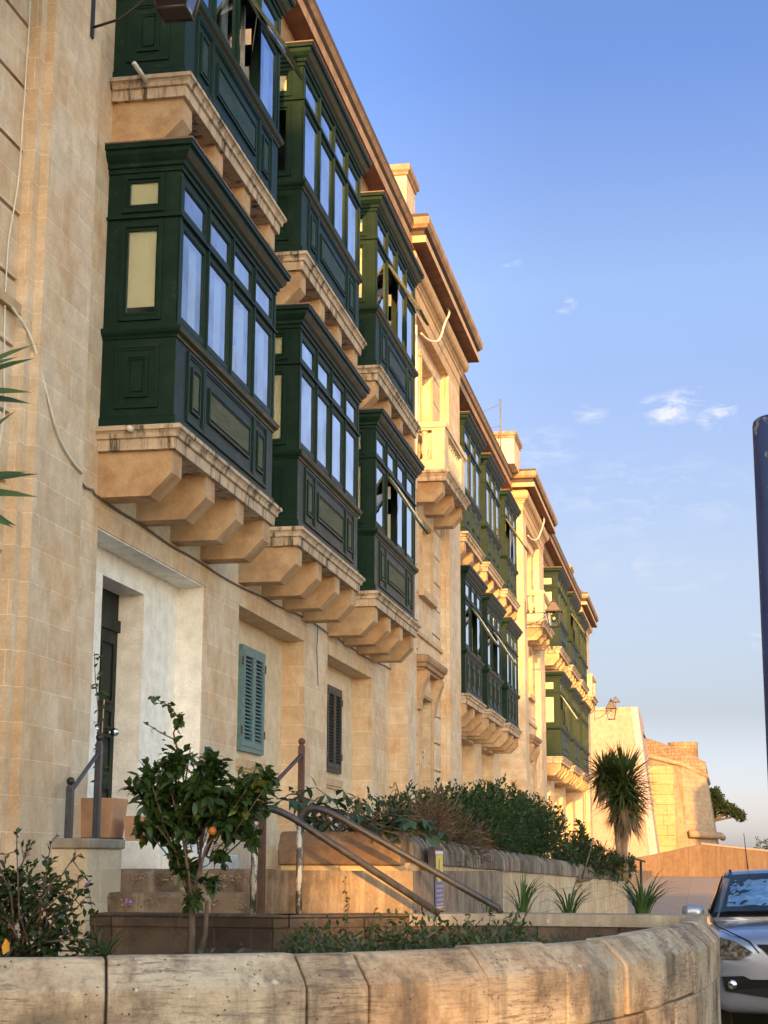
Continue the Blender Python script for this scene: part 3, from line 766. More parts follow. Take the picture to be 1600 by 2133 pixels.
    for (a, b) in ((y0, y0+.2), (y1-.2, y1)):
        k.box(xf-.24, xf, a, b, z0+.22, z0+.78, LP); k.box(XC, XC+.06, a, b, z0+.22, z0+.78, LP)
    k.box(xf-.2, xf, y0+.2, y0+.5, z0+.22, z0+.78, LP); k.box(xf-.2, xf, y1-.5, y1-.2, z0+.22, z0+.78, LP)
    k.v = [(x-XP, yy-Y0, z) for x, yy, z in k.v]; BR = k.build('balustrade', BL)
    def bal():
        q = MB(); q.lathe([(.07, 0), (.07, .03), (.045, .05), (.04, .08), (.075, .16), (.082, .22), (.06, .32), (.038, .42), (.036, .47), (.055, .49), (.05, .52), (.065, .53), (.065, .56)], (0, 0, 0), LP, 12)
        return q.mesh('baluster')
    me = cached('bal', bal)
    spots = [(XC+.2, y0+.1), (XC+.2, y1-.1)] + [(xf-.1, y0+.5+(y1-y0-1.0)*(i+.5)/8) for i in range(8)]
    for x, y in spots: inst('baluster', me, BR, (x-XP, y-Y0, z0+.22))
    # entablature with the deep roof cornice
    e = MB()
    rl = [(.10+.10*sin(t*pi/8), 12.30-.14*cos(t*pi/8)) for t in range(0, 9)]
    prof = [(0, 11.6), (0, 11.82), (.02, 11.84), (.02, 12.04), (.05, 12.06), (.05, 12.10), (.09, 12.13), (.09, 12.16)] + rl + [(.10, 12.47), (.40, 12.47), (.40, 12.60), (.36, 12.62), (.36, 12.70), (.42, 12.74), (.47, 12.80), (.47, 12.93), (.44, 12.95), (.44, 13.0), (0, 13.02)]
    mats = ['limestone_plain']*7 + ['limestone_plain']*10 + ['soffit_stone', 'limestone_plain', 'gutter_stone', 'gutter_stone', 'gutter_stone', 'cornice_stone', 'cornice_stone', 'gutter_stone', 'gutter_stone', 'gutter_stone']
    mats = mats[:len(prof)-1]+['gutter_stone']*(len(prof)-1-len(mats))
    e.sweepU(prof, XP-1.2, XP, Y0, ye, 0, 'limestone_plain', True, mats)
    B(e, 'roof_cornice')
    m = MB(); m.box(XP-9, XP-1.2, Y0, ye, 0, 12.9, 'limestone'); B(m, 'roof')
    return R_
pav0 = pavilion('pavilion at the left edge of the picture, its coursed pilaster beside the nearest balconies', 12.46-6.65, pil=1.0)
pav1 = pavilion('first entrance pavilion beyond the nearest balconies, with a hooded door and steel intercom', 28.0, near=True)
pav2 = pavilion('second entrance pavilion, its balustraded balcony in bright sun behind the bracket lantern', 48.1)
pav3 = pavilion('last pavilion at the far end of the terrace, closing the roofline against the sky', 71.6)

# roof pedestals
def pedestal(x0, x1, y0, y1, z0, z1, label):
    r = empty('chimney', ((x0+x1)/2, (y0+y1)/2, z0), label=label, cat='chimney', group='stone chimneys on the terrace roof')
    c = r.location
    m = MB(); m.box(x0-c[0], x1-c[0], y0-c[1], y1-c[1], 0, z1-z0-.22, 'limestone'); m.build('stack', r)
    m = MB(); m.sweepU([(0, 0), (.03, .02), (.03, .06), (.07, .1), (.07, .2), (0, .22)], x0-c[0], x1-c[0], y0-c[1], y1-c[1], z1-z0-.22, 'cornice_stone')
    m.box(x0-.07-c[0], x0-c[0], y0-.07-c[1], y1+.07-c[1], z1-z0-.12, z1-z0-.02, 'cornice_stone'); m.build('cap', r)
pedestal(-5.35, -4.70, 27.0, 27.9, 12.88, 13.72, 'square stone chimney above the first pavilion cornice')
pedestal(-5.45, -4.90, 46.4, 48.0, 12.88, 13.85, 'square stone chimney with an aerial beside it, above the second pavilion')
pedestal(-5.6, -5.05, 69.8, 71.2, 12.88, 14.0, 'square stone chimney above the far pavilion')

# rooftop bits
m = MB(); m.tube([(0, 0, 0), (0, 0, 1.75)], .022, 'cable_grey', 6); m.tube([(0, 0, .95), (-.55, -.2, .8)], .008, 'cable_grey', 4); m.tube([(0, 0, 1.6), (-.7, -.2, 1.25)], .008, 'cable_grey', 4)
a = m.build('roof_aerial', label='thin mast with stay wires on the middle roof', cat='aerial'); a.location = (-5.22, 45.8, 12.9)
m = MB(); m.tube([(0, 0, 0), (0, 0, .3)], .03, 'cable_grey', 6); m.lathe([(.30, .0), (.16, .16), (.03, .34)], (0, 0, .3), 'cable_grey', 10)
a = m.build('roof_cowl', label='small dark conical vent cowl on the roof beyond the third chimney', cat='vent cowl'); a.location = (-5.0, 73.2, 13.0)
m = MB(); m.tube([(0, 0, 0), (0, 0, .3)], .03, 'cable_grey', 6); m.lathe([(.30, .0), (.16, .16), (.03, .34)], (0, 0, .3), 'cable_grey', 10)
a = m.build('roof_cowl', label='small dark vent cowl on top of the pink gate wall', cat='vent cowl'); a.location = (-4.6, 98.5, 10.45)

# ------------------------------------------------------------------ cables and pipes on the front
def thing_tube(name, label, cat, pts, r, mat, n=6, group=None):
    if len(pts) > 4:
        pts = [Vector(p) for p in pts]
        for _ in range(2):
            o = [pts[0]]
            for p, q in zip(pts, pts[1:]): o += [p*.75+q*.25, p*.25+q*.75]
            pts = o+[pts[-1]]
    c = Vector(pts[0]); m = MB(); m.tube([Vector(p)-c for p in pts], r, mat, n); o = m.build(name, label=label, cat=cat, group=group); o.location = c; return o
def wob(pts, n=6, a=.012, seed=1):
    rnd = random.Random(seed); out = []
    for p, q in zip(pts, pts[1:]):
        for i in range(n):
            t = i/n; out.append(tuple(p[j]+(q[j]-p[j])*t+rnd.uniform(-a, a)*(j > 0) for j in range(3)))
    out.append(pts[-1]); return out
thing_tube('cable', 'black cable sagging along the wall just under the lowest stone corbels', 'cable', wob([(-5.14, 13.15, 4.82), (-5.14, 13.6, 4.80), (-5.14, 17.4, 4.72), (-5.14, 21.9, 4.84), (-5.14, 26, 4.80), (-5.14, 28, 4.86)], 7, .02), .010, 'cable_grey')
thing_tube('cable', 'white cable looping down the left pilaster to the balcony wall', 'cable', [(-4.99, 11.15, 5.75), (-4.90, 11.40, 5.58), (-4.835, 11.60, 5.15), (-4.83, 11.85, 4.87), (-4.83, 12.2, 4.74), (-4.83, 12.46, 4.71), (-5.08, 12.6, 4.74), (-5.14, 12.9, 4.84), (-5.14, 13.15, 4.82)], .011, 'white_pvc')
thing_tube('cable', 'thin pale wire running down beside the rusticated wall at the left edge', 'cable', wob([(-5.0, 11.3, 9.4), (-5.0, 11.28, 8.0), (-5.0, 11.25, 6.8), (-5.0, 11.1, 6.2), (-5.0, 11.12, 5.5), (-5.0, 11.2, 5.0), (-5.0, 11.1, 4.4)], 5, .012, 4), .006, 'white_pvc')
thing_tube('cable', 'short wire dangling from the cable between the blue and the dark shutters', 'cable', wob([(-5.13, 22.3, 4.83), (-5.13, 22.25, 4.5), (-5.13, 22.35, 4.0)], 4, .01), .007, 'cable_grey')
thing_tube('hose', 'cream flexible pipe curling from the cornice of the first pavilion', 'pipe', [(-4.62, 31.3, 12.5), (-4.55, 31.25, 12.35), (-4.6, 30.8, 12.0), (-4.62, 30.6, 11.7), (-4.66, 30.3, 11.45), (-4.75, 29.7, 11.3), (-4.82, 29.3, 11.32)], .022, 'white_pvc', 8)
thing_tube('hose', 'cream flexible pipe curling from the cornice of the second pavilion', 'pipe', [(-4.62, 52.2, 12.5), (-4.55, 52.1, 12.35), (-4.6, 51.5, 11.9), (-4.66, 50.8, 11.45), (-4.75, 49.8, 11.25), (-4.82, 49.3, 11.3)], .025, 'white_pvc', 8)
thing_tube('downpipe', 'thin yellow-cream pipe down the first pavilion beside the upper balcony', 'pipe', [(-4.82, 28.75, 11.3), (-4.82, 28.75, 8.2)], .022, 'white_pvc', 8)
for i, (x, y, z) in enumerate(((-4.92, 14.05, 5.39), (-4.62, 30.0, 8.72))):
    pass
for i, (y, z, lab) in enumerate(((14.0, 8.70, 'white waste pipe stub poking from the upper nearest stone base'), (14.0, 5.36, 'short grey drain stub on the lowest nearest stone base'), (18.65, 5.36, 'short grey drain stub on the second lowest stone base'))):
    yy = 13.5 if y == 14.0 else 18.17
    L_ = .26 if i == 0 else .07
    m = MB(); m.tube([(0, 0, 0), (-.03*(i == 0), -L_, .05*(i == 0))], .022 if i == 0 else .026, 'white_pvc', 10)
    o = m.build('drain_pipe', label=lab, cat='drain pipe'); o.location = (-4.82 if i else -4.80, yy, z)

# ------------------------------------------------------------------ street lanterns
def lantern(label, wall, reach, zl, s=1.0, scroll=True):
    """wall point (x,y,z of the bracket arm), reach = arm length, lantern hangs on the end"""
    r = empty('street_lamp', wall, label=label, cat='street lamp', group='iron bracket lanterns on the terrace')
    m = MB(); I = 'iron_black'
    m.box(0, .02, -.025, .025, -.45, .35, I)
    m.tube([(0, 0, .0), (reach, 0, .0)], .014, I, 6)
    m.tube([(0, 0, -.36), (reach*.35, 0, -.30), (reach*.6, 0, -.16), (reach*.75, 0, -.06)], .012, I, 6)
    cx, cz = reach*.72, -.12
    m.tube([(cx+.09*(1-t/20)*cos(t*.5), 0, cz+.03+.09*(1-t/20)*sin(t*.5)) for t in range(0, 17)], .011, I, 6)
    m.build('bracket', r)
    b = MB(); w0, w1 = .125*s, .20*s; h = .42*s; z0 = zl
    def fr(w, z): return [(reach+sx*w, sy*w, z) for sx, sy in ((-1, -1), (1, -1), (1, 1), (-1, 1))]
    lo, hi = fr(w0, z0), fr(w1, z0+h)
    for i in range(4): b.tube([lo[i], hi[i]], .012, 'lantern_brown', 5); b.tube([lo[i], lo[(i+1) % 4]], .012, 'lantern_brown', 5)
    b.box(reach-w1-.035, reach+w1+.035, -w1-.035, w1+.035, z0+h, z0+h+.03, 'lantern_brown')
    t0, t1 = fr(w1+.0, z0+h+.03), fr(.07*s, z0+h+.27*s)
    for i in range(4): b.tube([t0[i], t1[i]], .010, 'lantern_brown', 5)
    b.add(t0+t1, [(0, 1, 5, 4), (1, 2, 6, 5), (2, 3, 7, 6), (3, 0, 4, 7)], 'cable_grey')
    b.lathe([(.085*s, 0), (.085*s, .03), (.05*s, .06), (.055*s, .09), (.02*s, .12), (.018*s, .17)], (reach, 0, z0+h+.27*s), 'lantern_brown', 12)
    b.add(lo, [(0, 1, 2, 3)], 'lantern_brown')
    b.build('lantern_frame', r)
    g = MB(); lo, hi = fr(w0*.96, z0+.005), fr(w1*.96, z0+h)
    g.add(lo+hi, [(0, 1, 5, 4), (1, 2, 6, 5), (2, 3, 7, 6), (3, 0, 4, 7)], 'lantern_glass'); g.build('lantern_pane', r)
    k = MB(); k.sphere((reach, 0, z0+h*.55), .05*s, 'white_pvc'); k.tube([(reach, 0, z0+h*.6), (reach, 0, z0+h)], .02, 'lantern_brown', 6); k.build('bulb', r)
lantern('bracket lantern cut off by the top of the picture above the nearest balconies', (-4.85, 12.22, 8.92), .74, -.30, 1.0)
lantern('bracket lantern on the second pavilion in front of the sunlit balustrade', (-4.85, 48.5, 8.80), .84, -.42, 1.05)
lantern('bracket lantern at the far end of the terrace against the pink gate wall', (-4.43, 74.4, 8.15), .75, -.38, 1.1)

# ------------------------------------------------------------------ planter in the foreground
def offset(path, d):
    out = []
    for i, p in enumerate(path):
        a = path[max(i-1, 0)]; b = path[min(i+1, len(path)-1)]
        t = Vector((b[0]-a[0], b[1]-a[1])).normalized(); n = Vector((t[1], -t[0]))
        out.append((p[0]+n[0]*d, p[1]+n[1]*d))
    return out
def resample(path, step):
    out = [path[0]]; 
    for p, q in zip(path, path[1:]):
        L_ = math.hypot(q[0]-p[0], q[1]-p[1]); n = max(1, int(L_/step))
        for i in range(1, n+1): out.append((p[0]+(q[0]-p[0])*i/n, p[1]+(q[1]-p[1])*i/n))
    return out
def smooth_path(pts, it=3):
    for _ in range(it):
        o = [pts[0]]
        for p, q in zip(pts, pts[1:]):
            o.append((p[0]*.75+q[0]*.25, p[1]*.75+q[1]*.25)); o.append((p[0]*.25+q[0]*.75, p[1]*.25+q[1]*.75))
        o.append(pts[-1]); pts = o
    return pts
ZP = 1.24
FP = smooth_path([(-5.2, 6.25), (-4.0, 6.5), (-2.85, 6.8), (-1.9, 7.25), (-1.3, 7.85), (-.88, 8.45), (-.58, 9.2), (-.37, 10.1), (-.22, 11.1), (-.13, 12.2)], 2) + [(-.12, 12.95)]
def planter():
    R_ = empty('stone_planter', (-2, 9, 0), label='long curved stone planter wall across the foreground, stained and chipped', cat='planter')
    c0 = Vector((-2, 9, 0))
    rnd = random.Random(3)
    # arc length
    S_ = [0]
    for p, q in zip(FP, FP[1:]): S_.append(S_[-1]+math.hypot(q[0]-p[0], q[1]-p[1]))
    def at(s):
        s = max(0, min(S_[-1]-1e-6, s))
        for i in range(len(S_)-1):
            if S_[i+1] >= s:
                t = (s-S_[i])/(S_[i+1]-S_[i]); p, q = FP[i], FP[i+1]
                # smooth tangent
                a = FP[max(i-1, 0)]; b = FP[min(i+2, len(FP)-1)]
                tg = Vector((b[0]-a[0], b[1]-a[1])).normalized()
                return Vector((p[0]+(q[0]-p[0])*t, p[1]+(q[1]-p[1])*t)), Vector((tg[1], -tg[0]))
    # joints picked so that blocks are 0.55 .. 0.95 m long
    joints = [0]; 
    for w in JOINTS: joints.append(w)
    joints.append(S_[-1])
    def course(z0, z1, prof, js, mat, jit=.010, gap=.006):
        m = MB()
        for a, b in zip(js, js[1:]):
            a2, b2 = a+gap, b-gap; n = max(2, int((b2-a2)/.09)); dz = rnd.uniform(-jit, jit); do = rnd.uniform(-jit, jit)
            rows = []
            for i in range(n+1):
                s = a2+(b2-a2)*i/n; P, Nn = at(s)
                e = 0
                row = []
                for (o, z) in prof:
                    oo = o + do - (e if o > .05 else 0) + rnd.uniform(-.002, .002); q = P + Nn*oo
                    row.append((q[0]-c0[0], q[1]-c0[1], z+dz*(z > z0+.01) - (e*.6 if z > z0+.05 else 0)))
                rows.append(row)
            k = len(prof); vs = [p for r in rows for p in r]
            fs = [(i*k+j, i*k+(j+1) % k, (i+1)*k+(j+1) % k, (i+1)*k+j) for i in range(n) for j in range(k)]
            fs += [tuple(range(k-1, -1, -1)), tuple(n*k+j for j in range(k))]
            m.add(vs, fs, mat)
        return m
    m = course(.84, ZP, [(.0, ZP), (.095, ZP), (.112, ZP-.006), (.220, ZP-.112), (.232, ZP-.128), (.236, ZP-.145), (.236, .86), (0, .86)], joints, 'planter_stone')
    m.build('coping', R_, bevel=.010)
    low = [0] + [j+.33 for j in joints[1:-1]] + [S_[-1]]
    m = course(.0, .85, [(.0, .85), (.225, .852), (.232, .84), (.232, .45), (.232, 0), (0, 0)], low, 'planter_stone', .004)
    m.build('lower_course', R_, bevel=.006)
    # mortar backing behind the joints
    mm = MB(); pa = FP; pb = offset(FP, .203); n = len(FP)
    vs = [(p[0]-c0[0], p[1]-c0[1], z) for z in (ZP-.145, 0) for p in pb] + [(p[0]-c0[0], p[1]-c0[1], ZP-.03) for p in offset(FP, .08)]
    mm.add(vs, [(i, i+1, n+i+1, n+i) for i in range(n-1)] + [(2*n+i, 2*n+i+1, i+1, i) for i in range(n-1)], 'mortar')
    vs = [(p[0]-c0[0], p[1]-c0[1], z) for z in (ZP-.02, 0) for p in offset(FP, .02)]
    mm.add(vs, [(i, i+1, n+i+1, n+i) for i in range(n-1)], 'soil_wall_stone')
    mm.build('mortar', R_, recalc=False)
    # back wall
    bp = [(-5.3, 12.2), (-4.75, 12.2), (-3.0, 12.2), (-2.2, 12.75), (-1.7, 13.05), (.02, 12.98)]
    b = MB()
    for p, q in zip(bp, bp[1:]):
        t = Vector((q[0]-p[0], q[1]-p[1])).normalized(); nn = Vector((-t[1], t[0]))
        def quad(o0, o1, z0, z1, mat):
            vs = []
            for z in (z0, z1):
                for (P, o) in ((p, o0), (q, o0), (q, o1), (p, o1)):
                    vs.append((P[0]+nn[0]*o-c0[0], P[1]+nn[1]*o-c0[1], z))
            b.add(vs, [(0, 1, 2, 3), (4, 7, 6, 5), (0, 4, 5, 1), (1, 5, 6, 2), (2, 6, 7, 3), (3, 7, 4, 0)], mat)
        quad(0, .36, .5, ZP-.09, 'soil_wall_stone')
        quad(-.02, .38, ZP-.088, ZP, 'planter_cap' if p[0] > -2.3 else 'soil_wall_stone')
    b.build('back_wall', R_)
    # end piece joining both walls
    # soil
    g = MB(); poly = [(p[0]+.03, p[1]) for p in FP] + [(p[0], p[1]+.1) for p in reversed(bp)]
    nx = 60; rs = []
    xs = [-5.3+5.4*i/nx for i in range(nx+1)]; ysn = 50
    for i in range(nx+1):
        for j in range(ysn+1):
            x = xs[i]; 
            # front limit by interpolation
            yf = None
            for p, q in zip(FP, FP[1:]):
                if p[0] <= x <= q[0] or q[0] <= x <= p[0]:
                    yf = p[1]+(q[1]-p[1])*((x-p[0])/(q[0]-p[0]+1e-9)); break
            if yf is None: yf = 13.0
            y = yf + (13.1-yf)*j/ysn
            z = .93+.05*sin(x*3+y*2)+.03*sin(x*9-y*7)+rnd.uniform(-.015, .015)
            rs.append((x, y, z))
    g.add(rs, [(i*(ysn+1)+j, (i+1)*(ysn+1)+j, (i+1)*(ysn+1)+j+1, i*(ysn+1)+j+1) for i in range(nx) for j in range(ysn)], 'soil', True)
    g.build('planter_soil', kind='structure', recalc=False)
JOINTS = [1.1, 2.0, 2.78, 3.58, 3.87, 4.53, 5.10, 5.73, 6.34, 7.3, 8.53]
planter()

# steps, platform, cheek
def steps():
    r = empty('stone_steps', (-4.0, 12.6, 1.2), label='two worn stone steps climbing from the planter to the white doorway', cat='steps')
    rnd = random.Random(5)
    def rough_box(x0, x1, y0, y1, z0, z1, mat, a=.012):
        m = MB(); nx = int((x1-x0)/.08); P = []
        for i in range(nx+1):
            x = x0+(x1-x0)*i/nx
            d = rnd.uniform(-a, a); e = rnd.uniform(-a, a)
            P += [(x+4.0, y0-12.6+d*.5, z0-1.2), (x+4.0, y0-12.6+d, (z0+z1)/2-1.2), (x+4.0, y0-12.6+e*.6, z1-.035-1.2), (x+4.0, y0+.02-12.6+d, z1-1.2+e*.35), (x+4.0, y1-12.6, z1-1.2)]
        fs = [(i*5+j, i*5+j+1, (i+1)*5+j+1, (i+1)*5+j) for i in range(nx) for j in range(4)]
        fs += [(0, 1, 2, 3, 4), tuple(nx*5+j for j in (4, 3, 2, 1, 0))]
        m.add(P, fs, mat, False); return m
    rough_box(-4.95, -3.38, 12.56, 13.0, 1.1, 1.39, 'step_stone').build('step', r)
    rough_box(-4.95, -3.38, 12.90, 13.3, 1.3, 1.565, 'step_stone', .02).build('step', r)
    m = MB()
    for i in range(150):
        x = rnd.uniform(-4.5, -3.42); k = rnd.uniform(.010, .024); zc_ = rnd.uniform(1.475, 1.53) if i < 110 else rnd.uniform(1.27, 1.34); yc_ = 12.905 if i < 110 else 12.56
        c_ = Vector((x+4.0, yc_-12.6, zc_-1.2)); o_ = len(m.v)
        vs = [c_+Vector((a*k*rnd.uniform(.6, 1.2), b*k*.8, c2*k*rnd.uniform(.5, 1))) for a, b, c2 in ((1, 0, 0), (-1, 0, 0), (0, -1, 0), (0, 1, 0), (0, 0, 1), (0, 0, -1))]
        m.add(vs, [(0, 2, 4), (2, 1, 4), (1, 3, 4), (3, 0, 4), (2, 0, 5), (1, 2, 5), (3, 1, 5), (0, 3, 5)], 'rubble')
    m.build('crumbled_edge', r)
    p = MB(); p.box(-6.0, -4.42, 13.42, 14.9, 1.5, 1.79, 'plaster_white'); p.box(-4.42, -4.12, 13.5, 14.8, 1.5, 1.68, 'plaster_white')
    p.v = [(x, y, z) for x, y, z in p.v]; o = p.build('doorstep', bevel=.01, label='white plastered doorstep block under the terracotta pots', cat='doorstep')
    p = MB(); p.box(-6.2, -4.54, 12.08, 12.86, 0.9, 1.72, 'limestone_pale'); p.box(-6.2, -4.52, 12.06, 12.88, 1.72, 1.795, 'planter_cap')
    p.build('low_wall', bevel=.012, label='low pale wall end at the foot of the left pilaster', cat='low wall')
steps()

# handrails
def post(px, label, X, Y, z0, z1, mat):
    pass
def handrail(label, a, b, mats, z):
    (x0, y0, z00, z01), (x1, y1, z10, z11) = a, b
    r = empty('handrail', (x0, y0, z00), label=label, cat='handrail', group='grey ball-topped handrails at the doorway steps')
    o = Vector((x0, y0, z00))
    for (x, y, za, zb), mt in zip((a, b), mats):
        m = MB(); p = Vector((x, y, za))-o; h = zb-za-.06
        m.box(p.x-.026, p.x+.026, p.y-.026, p.y+.026, p.z, p.z+h, mt); m.lathe([(.03, 0), (.026, .012), (.012, .02)], (p.x, p.y, p.z+h), mt, 10)
        P = m.build('post', r, bevel=.003)
        k = MB(); k.sphere((p.x, p.y, p.z+h+.045), .032, 'iron_black' if mt != 'rust_paint' else 'rust_paint'); k.build('ball_finial', P)
    m = MB(); A = Vector((x0, y0, z01-.10))-o; Bv = Vector((x1, y1, z11-.13))-o; m.tube([A, Bv], .017, mats[0], 8); m.build('rail', r)
handrail('grey ball-topped handrail left of the doorway steps', (-4.72, 12.14, 1.79, 2.24), (-4.80, 12.95, 1.55, 2.63), ('rail_paint', 'rail_paint'), 0)
handrail('rust-brown ball-topped handrail right of the doorway steps', (-3.36, 12.75, ZP, 2.235), (-3.40, 14.2, 1.55, 2.67), ('rust_paint', 'rust_paint'), 0)

def pipe_rail(label, pts, r, mat, legs):
    c = Vector(pts[0]); R_ = empty('pipe_rail', c, label=label, cat='pipe rail', group='bent tube rails beside the planter')
    m = MB(); m.tube([Vector(p)-c for p in pts], r, mat, 12); m.build('rail', R_)
    for l in legs:
        k = MB(); k.tube([Vector(p)-c for p in l], r*.9, 'rust_paint' if mat == 'x' else 'pipe_chipped', 10); k.build('leg', R_)
def chipped():
    m, N, L, b = newmat('pipe_chipped')
    g = N.new('ShaderNodeNewGeometry'); n = noise(N, L, g.outputs['Position'], 16, 6, .7, (1, 1, .45))
    c = ramp_from(N, L, n, [(.42, (.045, .05, .048)), (.50, (.12, .11, .10)), (.56, (.55, .52, .46))]); L.new(c, b.inputs['Base Color']); b.inputs['Roughness'].default_value = .6
chipped()
def arc(a, cx, r, n=6): pass
pipe_rail('dark bent tube rail sloping down in front of the stone block', [(-3.30, 12.3, 1.93), (-3.285, 12.3, 1.985), (-3.24, 12.3, 2.015), (-3.18, 12.3, 2.02), (-3.10, 12.3, 1.995), (-3.0, 12.32, 1.945), (-1.93, 12.55, 1.25)], .027, 'pipe_metal', [[(-3.30, 12.3, 1.24), (-3.30, 12.3, 1.935)]])
pipe_rail('pale bent tube rail behind the dark one, under the broad leaves', [(-3.06, 12.75, 1.90), (-3.05, 12.75, 1.985), (-3.0, 12.75, 2.03), (-2.93, 12.75, 2.035), (-2.84, 12.76, 2.01), (-2.72, 12.78, 1.95), (-1.60, 13.05, 1.31), (-1.55, 13.06, 1.285), (-1.53, 13.06, 1.24)], .027, 'pipe_metal', [[(-3.06, 12.75, 1.2), (-3.06, 12.75, 1.91)]])

# ------------------------------------------------------------------ hedge wall (long raised bed along the terrace)
def hedge_wall():
    R_ = empty('bed_wall', (-2.3, 13.6, 0), label='long stained stone wall of the raised hedge bed, dark streaks along its coping', cat='garden wall')
    o = Vector((-2.3, 13.6, 0)); rnd = random.Random(9)
    A, Bq = (-2.36, 13.75, 1.86), (-1.62, 38.0, 1.42)
    n = 34; m = MB(); cp = MB()
    def P(t): return Vector((A[0]+(Bq[0]-A[0])*t, A[1]+(Bq[1]-A[1])*t, A[2]+(Bq[2]-A[2])*t))
    for i in range(n):
        a, b = P(i/n), P((i+1)/n)
        for mb, o0, o1, dz0, dz1, mt in ((m, -.40, .0, None, -.24, 'hedge_wall_stone'),):
            za0, zb0 = 0, 0
            vs = [(a.x+o0, a.y, 0), (b.x+o0, b.y, 0), (b.x+o1, b.y, 0), (a.x+o1, a.y, 0), (a.x+o0, a.y, a.z+dz1), (b.x+o0, b.y, b.z+dz1), (b.x+o1, b.y, b.z+dz1), (a.x+o1, a.y, a.z+dz1)]
            mb.add([Vector(v)-o for v in vs], [(3, 2, 6, 7), (4, 7, 6, 5)] + ([(0, 3, 7, 4)] if i == 0 else []) + ([(1, 5, 6, 2)] if i == n-1 else []), mt)
        j = rnd.uniform(-.008, .008); g = .006
        pr = [(-.42, -.24), (.03, -.24), (.03+j, -.10), (-.05+j, -.005), (-.16, .0), (-.42, 0)]
        vs = [Vector((a.x+q, a.y+g, a.z+w+j*.5))-o for q, w in pr] + [Vector((b.x+q, b.y-g, b.z+w+j*.5))-o for q, w in pr]
        k = len(pr); cp.add(vs, [(q, (q+1) % k, k+(q+1) % k, k+q) for q in range(k)] + [tuple(range(k)), tuple(range(2*k-1, k-1, -1))], 'hedge_wall_cap')
    m.build('wall', R_, recalc=True); cp.build('coping', R_, bevel=.012)
    e = MB()
    X0, X1, Y = -3.42, -2.34, 13.55
    e.box(X0-o.x, X1-o.x, 0, .40, .5, 1.60, 'end_block_stone')
    e.v = [(x, y+(Y-o.y), z) for x, y, z in e.v]; e.build('end_wall', R_, bevel=.02)
    c = MB(); pr = [(Y-.02, 1.60), (Y-.02, 1.76), (Y+.07, 1.87), (Y+.45, 1.88), (Y+.45, 1.60)]
    c.prism([(p-o.y, q) for p, q in pr], X0-.01-o.x, X1-.06-o.x, 'end_block_cap', lambda p, q, r: (r, p, q))
    c.build('end_coping', R_, bevel=.014)
    s = MB(); s.add([(-3.4, 13.95, 1.70), (-2.6, 13.95, 1.72), (-1.95, 38, 1.30), (-3.6, 38, 1.30)], [(0, 1, 2, 3)], 'soil'); s.build('bed_soil', recalc=False, kind='structure')
    w = MB(); w.box(-3.75, -3.40, 13.95, 38, 1.2, 1.72, 'limestone_pale'); w.build('bed_back_wall', label='low pale wall behind the hedge bed facing the houses', cat='garden wall')
stone('end_block_stone', (.60, .43, .23), (.53, .36, .18), row=.36, width=.85, msize=.006, mortar=(.26, .16, .09), off=.10, stain=(.34, .20, .10), stain_amt=.35, bumpv=.7)
stone('end_block_cap', (.22, .13, .08), (.15, .09, .055), msize=0, stain=(.42, .27, .14), stain_amt=.6, bumpv=.9)
hedge_wall()

# information sign
def sign():
    r = empty('information_sign', (-2.20, 14.05, .5), label='narrow yellow and blue information sign on a dark post before the hedge wall', cat='sign')
    m = MB(); m.box(-.05, .0, -.02, .30, 0, 1.25, 'sign_back'); m.build('post', r)
    f = MB(); X = .003
    def q(y0, y1, z0, z1, mt, d=0): f.add([(X+d, y0, z0), (X+d, y1, z0), (X+d, y1, z1), (X+d, y0, z1)], [(0, 1, 2, 3)], mt)
    q(0, .29, .72, 1.22, 'sign_blue'); q(0, .29, 1.19, 1.22, 'sign_white', .002); q(0, .29, .745, .755, 'sign_white', .002); q(0, .29, .72, .744, 'sign_red', .002)
    pts = [(.015, 1.185), (.275, 1.185), (.275, 1.09)] + [(.145+.13*cos(t*pi/12), 1.05-.09*sin(t*pi/12)) for t in range(1, 12)] + [(.015, 1.09)]
    f.add([(X+.004, p, z) for p, z in pts], [tuple(range(len(pts)))], 'sign_yellow')
    f.add([(X+.006, p, z) for p, z in ((.13, 1.16), (.17, 1.12), (.18, 1.05), (.145, .985), (.11, 1.05), (.12, 1.12))], [(0, 1, 2, 3, 4, 5)], 'rust_paint')
    f.add([(X+.008, p, z) for p, z in ((.14, 1.17), (.165, 1.12), (.16, 1.06), (.145, 1.02), (.13, 1.07))], [(0, 1, 2, 3, 4)], 'sign_white')
    rnd = random.Random(2)
    for row in range(5):
        z = .935-row*.038; y = .03+.01*rnd.random()
        while y < .255:
            w = rnd.uniform(.012, .024); h = .022
            q(y, y+w*.35, z-h, z, 'sign_white', .004); q(y+w*.35, y+w*.9, z-h*.25*rnd.randint(1, 3), z-h*.25*rnd.randint(0, 1)+.0, 'sign_white', .004)
            y += w+.008
    f.build('sign_panel', r, recalc=False); r.scale = (1, 1.5, 1)
sign()

